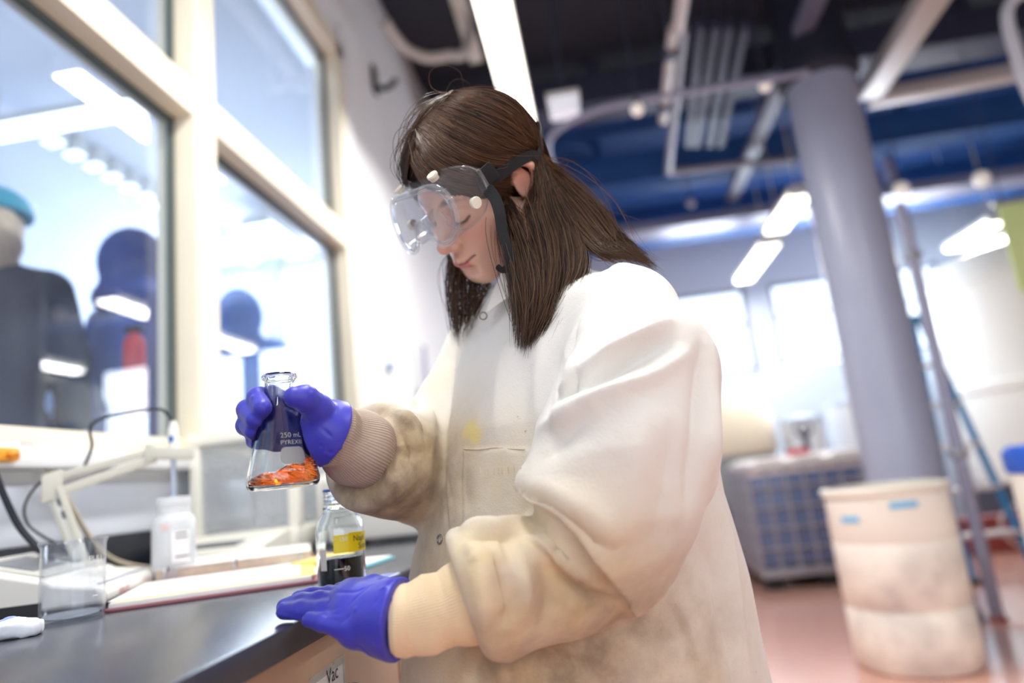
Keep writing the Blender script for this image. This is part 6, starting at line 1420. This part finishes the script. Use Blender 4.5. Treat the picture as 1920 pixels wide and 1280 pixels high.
# ================================================================== people in the neighbouring room
def bystander(pos, yaw, h, label, cols, hood=False, longhair=None, lean=0.0):
    sc = h/1.68; e = thing('person', pos, label, 'person'); c, s_ = math.cos(yaw), math.sin(yaw); Rz = np.array([[c, -s_, 0], [s_, c, 0], [0, 0, 1.]])
    def loc(P): return ((P-pos)@Rz)/sc
    def side(P): Q = P.copy(); Q[:, 0] = np.abs(Q[:, 0]); return Q
    def fig(P):
        q = side(P); d = ell(P, (0, .01, 1.56), (.076, .095, .115)); d = smin(d, cap(P, (0, 0, 1.42), (0, .01, 1.52), .055, .05), .03); d = smin(d, ell(P, (0, .095, 1.55), (.014, .022, .022)), .02)
        d = smin(d, ell(P, (0, 0, 1.2), (.18, .11, .24)), .05); d = smin(d, ell(P, (0, 0, .95), (.165, .11, .14)), .08)
        d = smin(d, chain(q, [(.17, 0, 1.37), (.235, -.02, 1.12), (.23, .07, .90)], [.048, .042, .03], .02), .03); d = smin(d, ell(q, (.228, .10, .83), (.022, .04, .055)), .02)
        d = smin(d, chain(q, [(.09, 0, .9), (.10, .01, .48), (.10, -.02, .09)], [.085, .056, .042], .03), .03); d = smin(d, cap(q, (.10, -.03, .04), (.11, .14, .035), .04, .032), .02); return np.maximum(d, -P[:, 2]+.002)
    def jacket(P):
        q = side(P); d = ell(P, (0, 0, 1.18), (.205, .14, .27)); d = smin(d, ell(P, (0, -.0, .86), (.20, .15, .16)), .08); d = smin(d, cap(q, (.05, 0, 1.39), (.16, 0, 1.37), .07, .068), .05); d = smin(d, chain(q, [(.18, 0, 1.36), (.245, -.02, 1.12), (.235, .06, .93)], [.066, .06, .052], .02), .02)
        d = smin(d, cap(P, (0, -.01, 1.38), (0, 0, 1.45), .085, .075), .03); d = smax(d, .74-P[:, 2], .01); return d
    def legs(P): q = side(P); d = chain(q, [(.09, 0, .86), (.10, .01, .48), (.10, -.02, .07)], [.10, .072, .058], .03); return np.maximum(d, .05-P[:, 2])
    def shoes(P): q = side(P); return np.maximum(smin(cap(q, (.10, -.04, .05), (.112, .16, .04), .05, .042), cap(q, (.10, -.03, .05), (.10, -.03, .10), .05, .05), .02), -P[:, 2]+.001)
    def hairf(P):
        if hood: d = smax(ell(P, (0, -.015, 1.57), (.115, .135, .150)), P[:, 1]-.085, .01); d = smin(d, ell(P, (0, -.05, 1.43), (.13, .11, .08)), .04); return d
        d = smax(ell(P, (0, -.012, 1.575), (.092, .112, .128)), P[:, 1]-.055-.9*(P[:, 2]-1.6), .01)
        if longhair: d = smin(d, smax(ell(P, (0, -.06, 1.42), (.125, .075, .22)), P[:, 2]-1.6, .02), .03)
        else: d = smin(d, ell(P, (0, -.045, 1.50), (.10, .085, .11)), .03)
        return d+.006*np.sin(P[:, 0]*70)*np.sin(P[:, 2]*50+P[:, 1]*60)
    for nm, fn, m, lo, hi, hh in (('body', fig, cols[0], (-.34, -.2, 0), (.34, .25, 1.72), .016), ('jacket', jacket, cols[1], (-.36, -.25, .68), (.36, .25, 1.56), .014), ('trousers', legs, cols[2], (-.25, -.2, .03), (.25, .2, 1.0), .014), ('shoe', shoes, cols[4], (-.2, -.15, 0), (.2, .25, .2), .012), ('hood' if hood else 'hair', hairf, cols[3], (-.2, -.25, 1.15), (.2, .2, 1.75), .011)):
        V, Q = mesh_sdf(fn, lo, hi, hh); np_mesh(nm, pos+(V*sc)@Rz.T, Q, m, e)
    return e
fz = .45
m_sk = mat('bystander_skin', (214, 170, 150), .5); m_navy = mat('navy_jacket', (34, 42, 66), .8, noise=.2, scale=6); m_blond = mat('blond_hair', (200, 178, 158), .6, noise=.25, scale=14); m_bl = mat('blue_coat', (60, 84, 160), .7, noise=.15, scale=5); m_pur = mat('purple_coat', (84, 66, 140), .7); m_drk = mat('dark_cloth', (40, 44, 58), .8)
m_bcoat = mat('steel_blue_coat', (96, 140, 216), .7)
p = at(-15, 450, 2.35); pa = np.array([p[0], p[1], fz]); e = bystander(pa, math.radians(25), 1.72, 'blond person in a dark navy jacket behind the glass at the left edge', (m_sk, m_navy, m_drk, m_blond, m_drk))
def capf(P): return smax(ell(P-pa, (0, 0, 1.63*1.72/1.68), (.12, .12, .11)), 1.665-(P[:, 2]-pa[2]), .008)
V, Q = mesh_sdf(capf, pa+[-.2, -.2, 1.6], pa+[.2, .2, 1.85], .012); np_mesh('cap', V, Q, mat('teal_cap', (70, 160, 190), .7), e)
p = at(258, 560, 2.62); bystander(np.array([p[0], p[1], fz]), math.radians(-15), 1.66, 'person in a blue hooded coat behind the left pane, next to the mullion', (m_sk, m_bl, m_pur, m_bl, m_drk), hood=True)
p = at(452, 640, 3.6); bystander(np.array([p[0], p[1], fz]), math.radians(10), 1.70, 'hooded figure silhouetted against the bright window behind the right pane', (m_sk, m_bcoat, m_bl, m_bcoat, m_drk), hood=True)
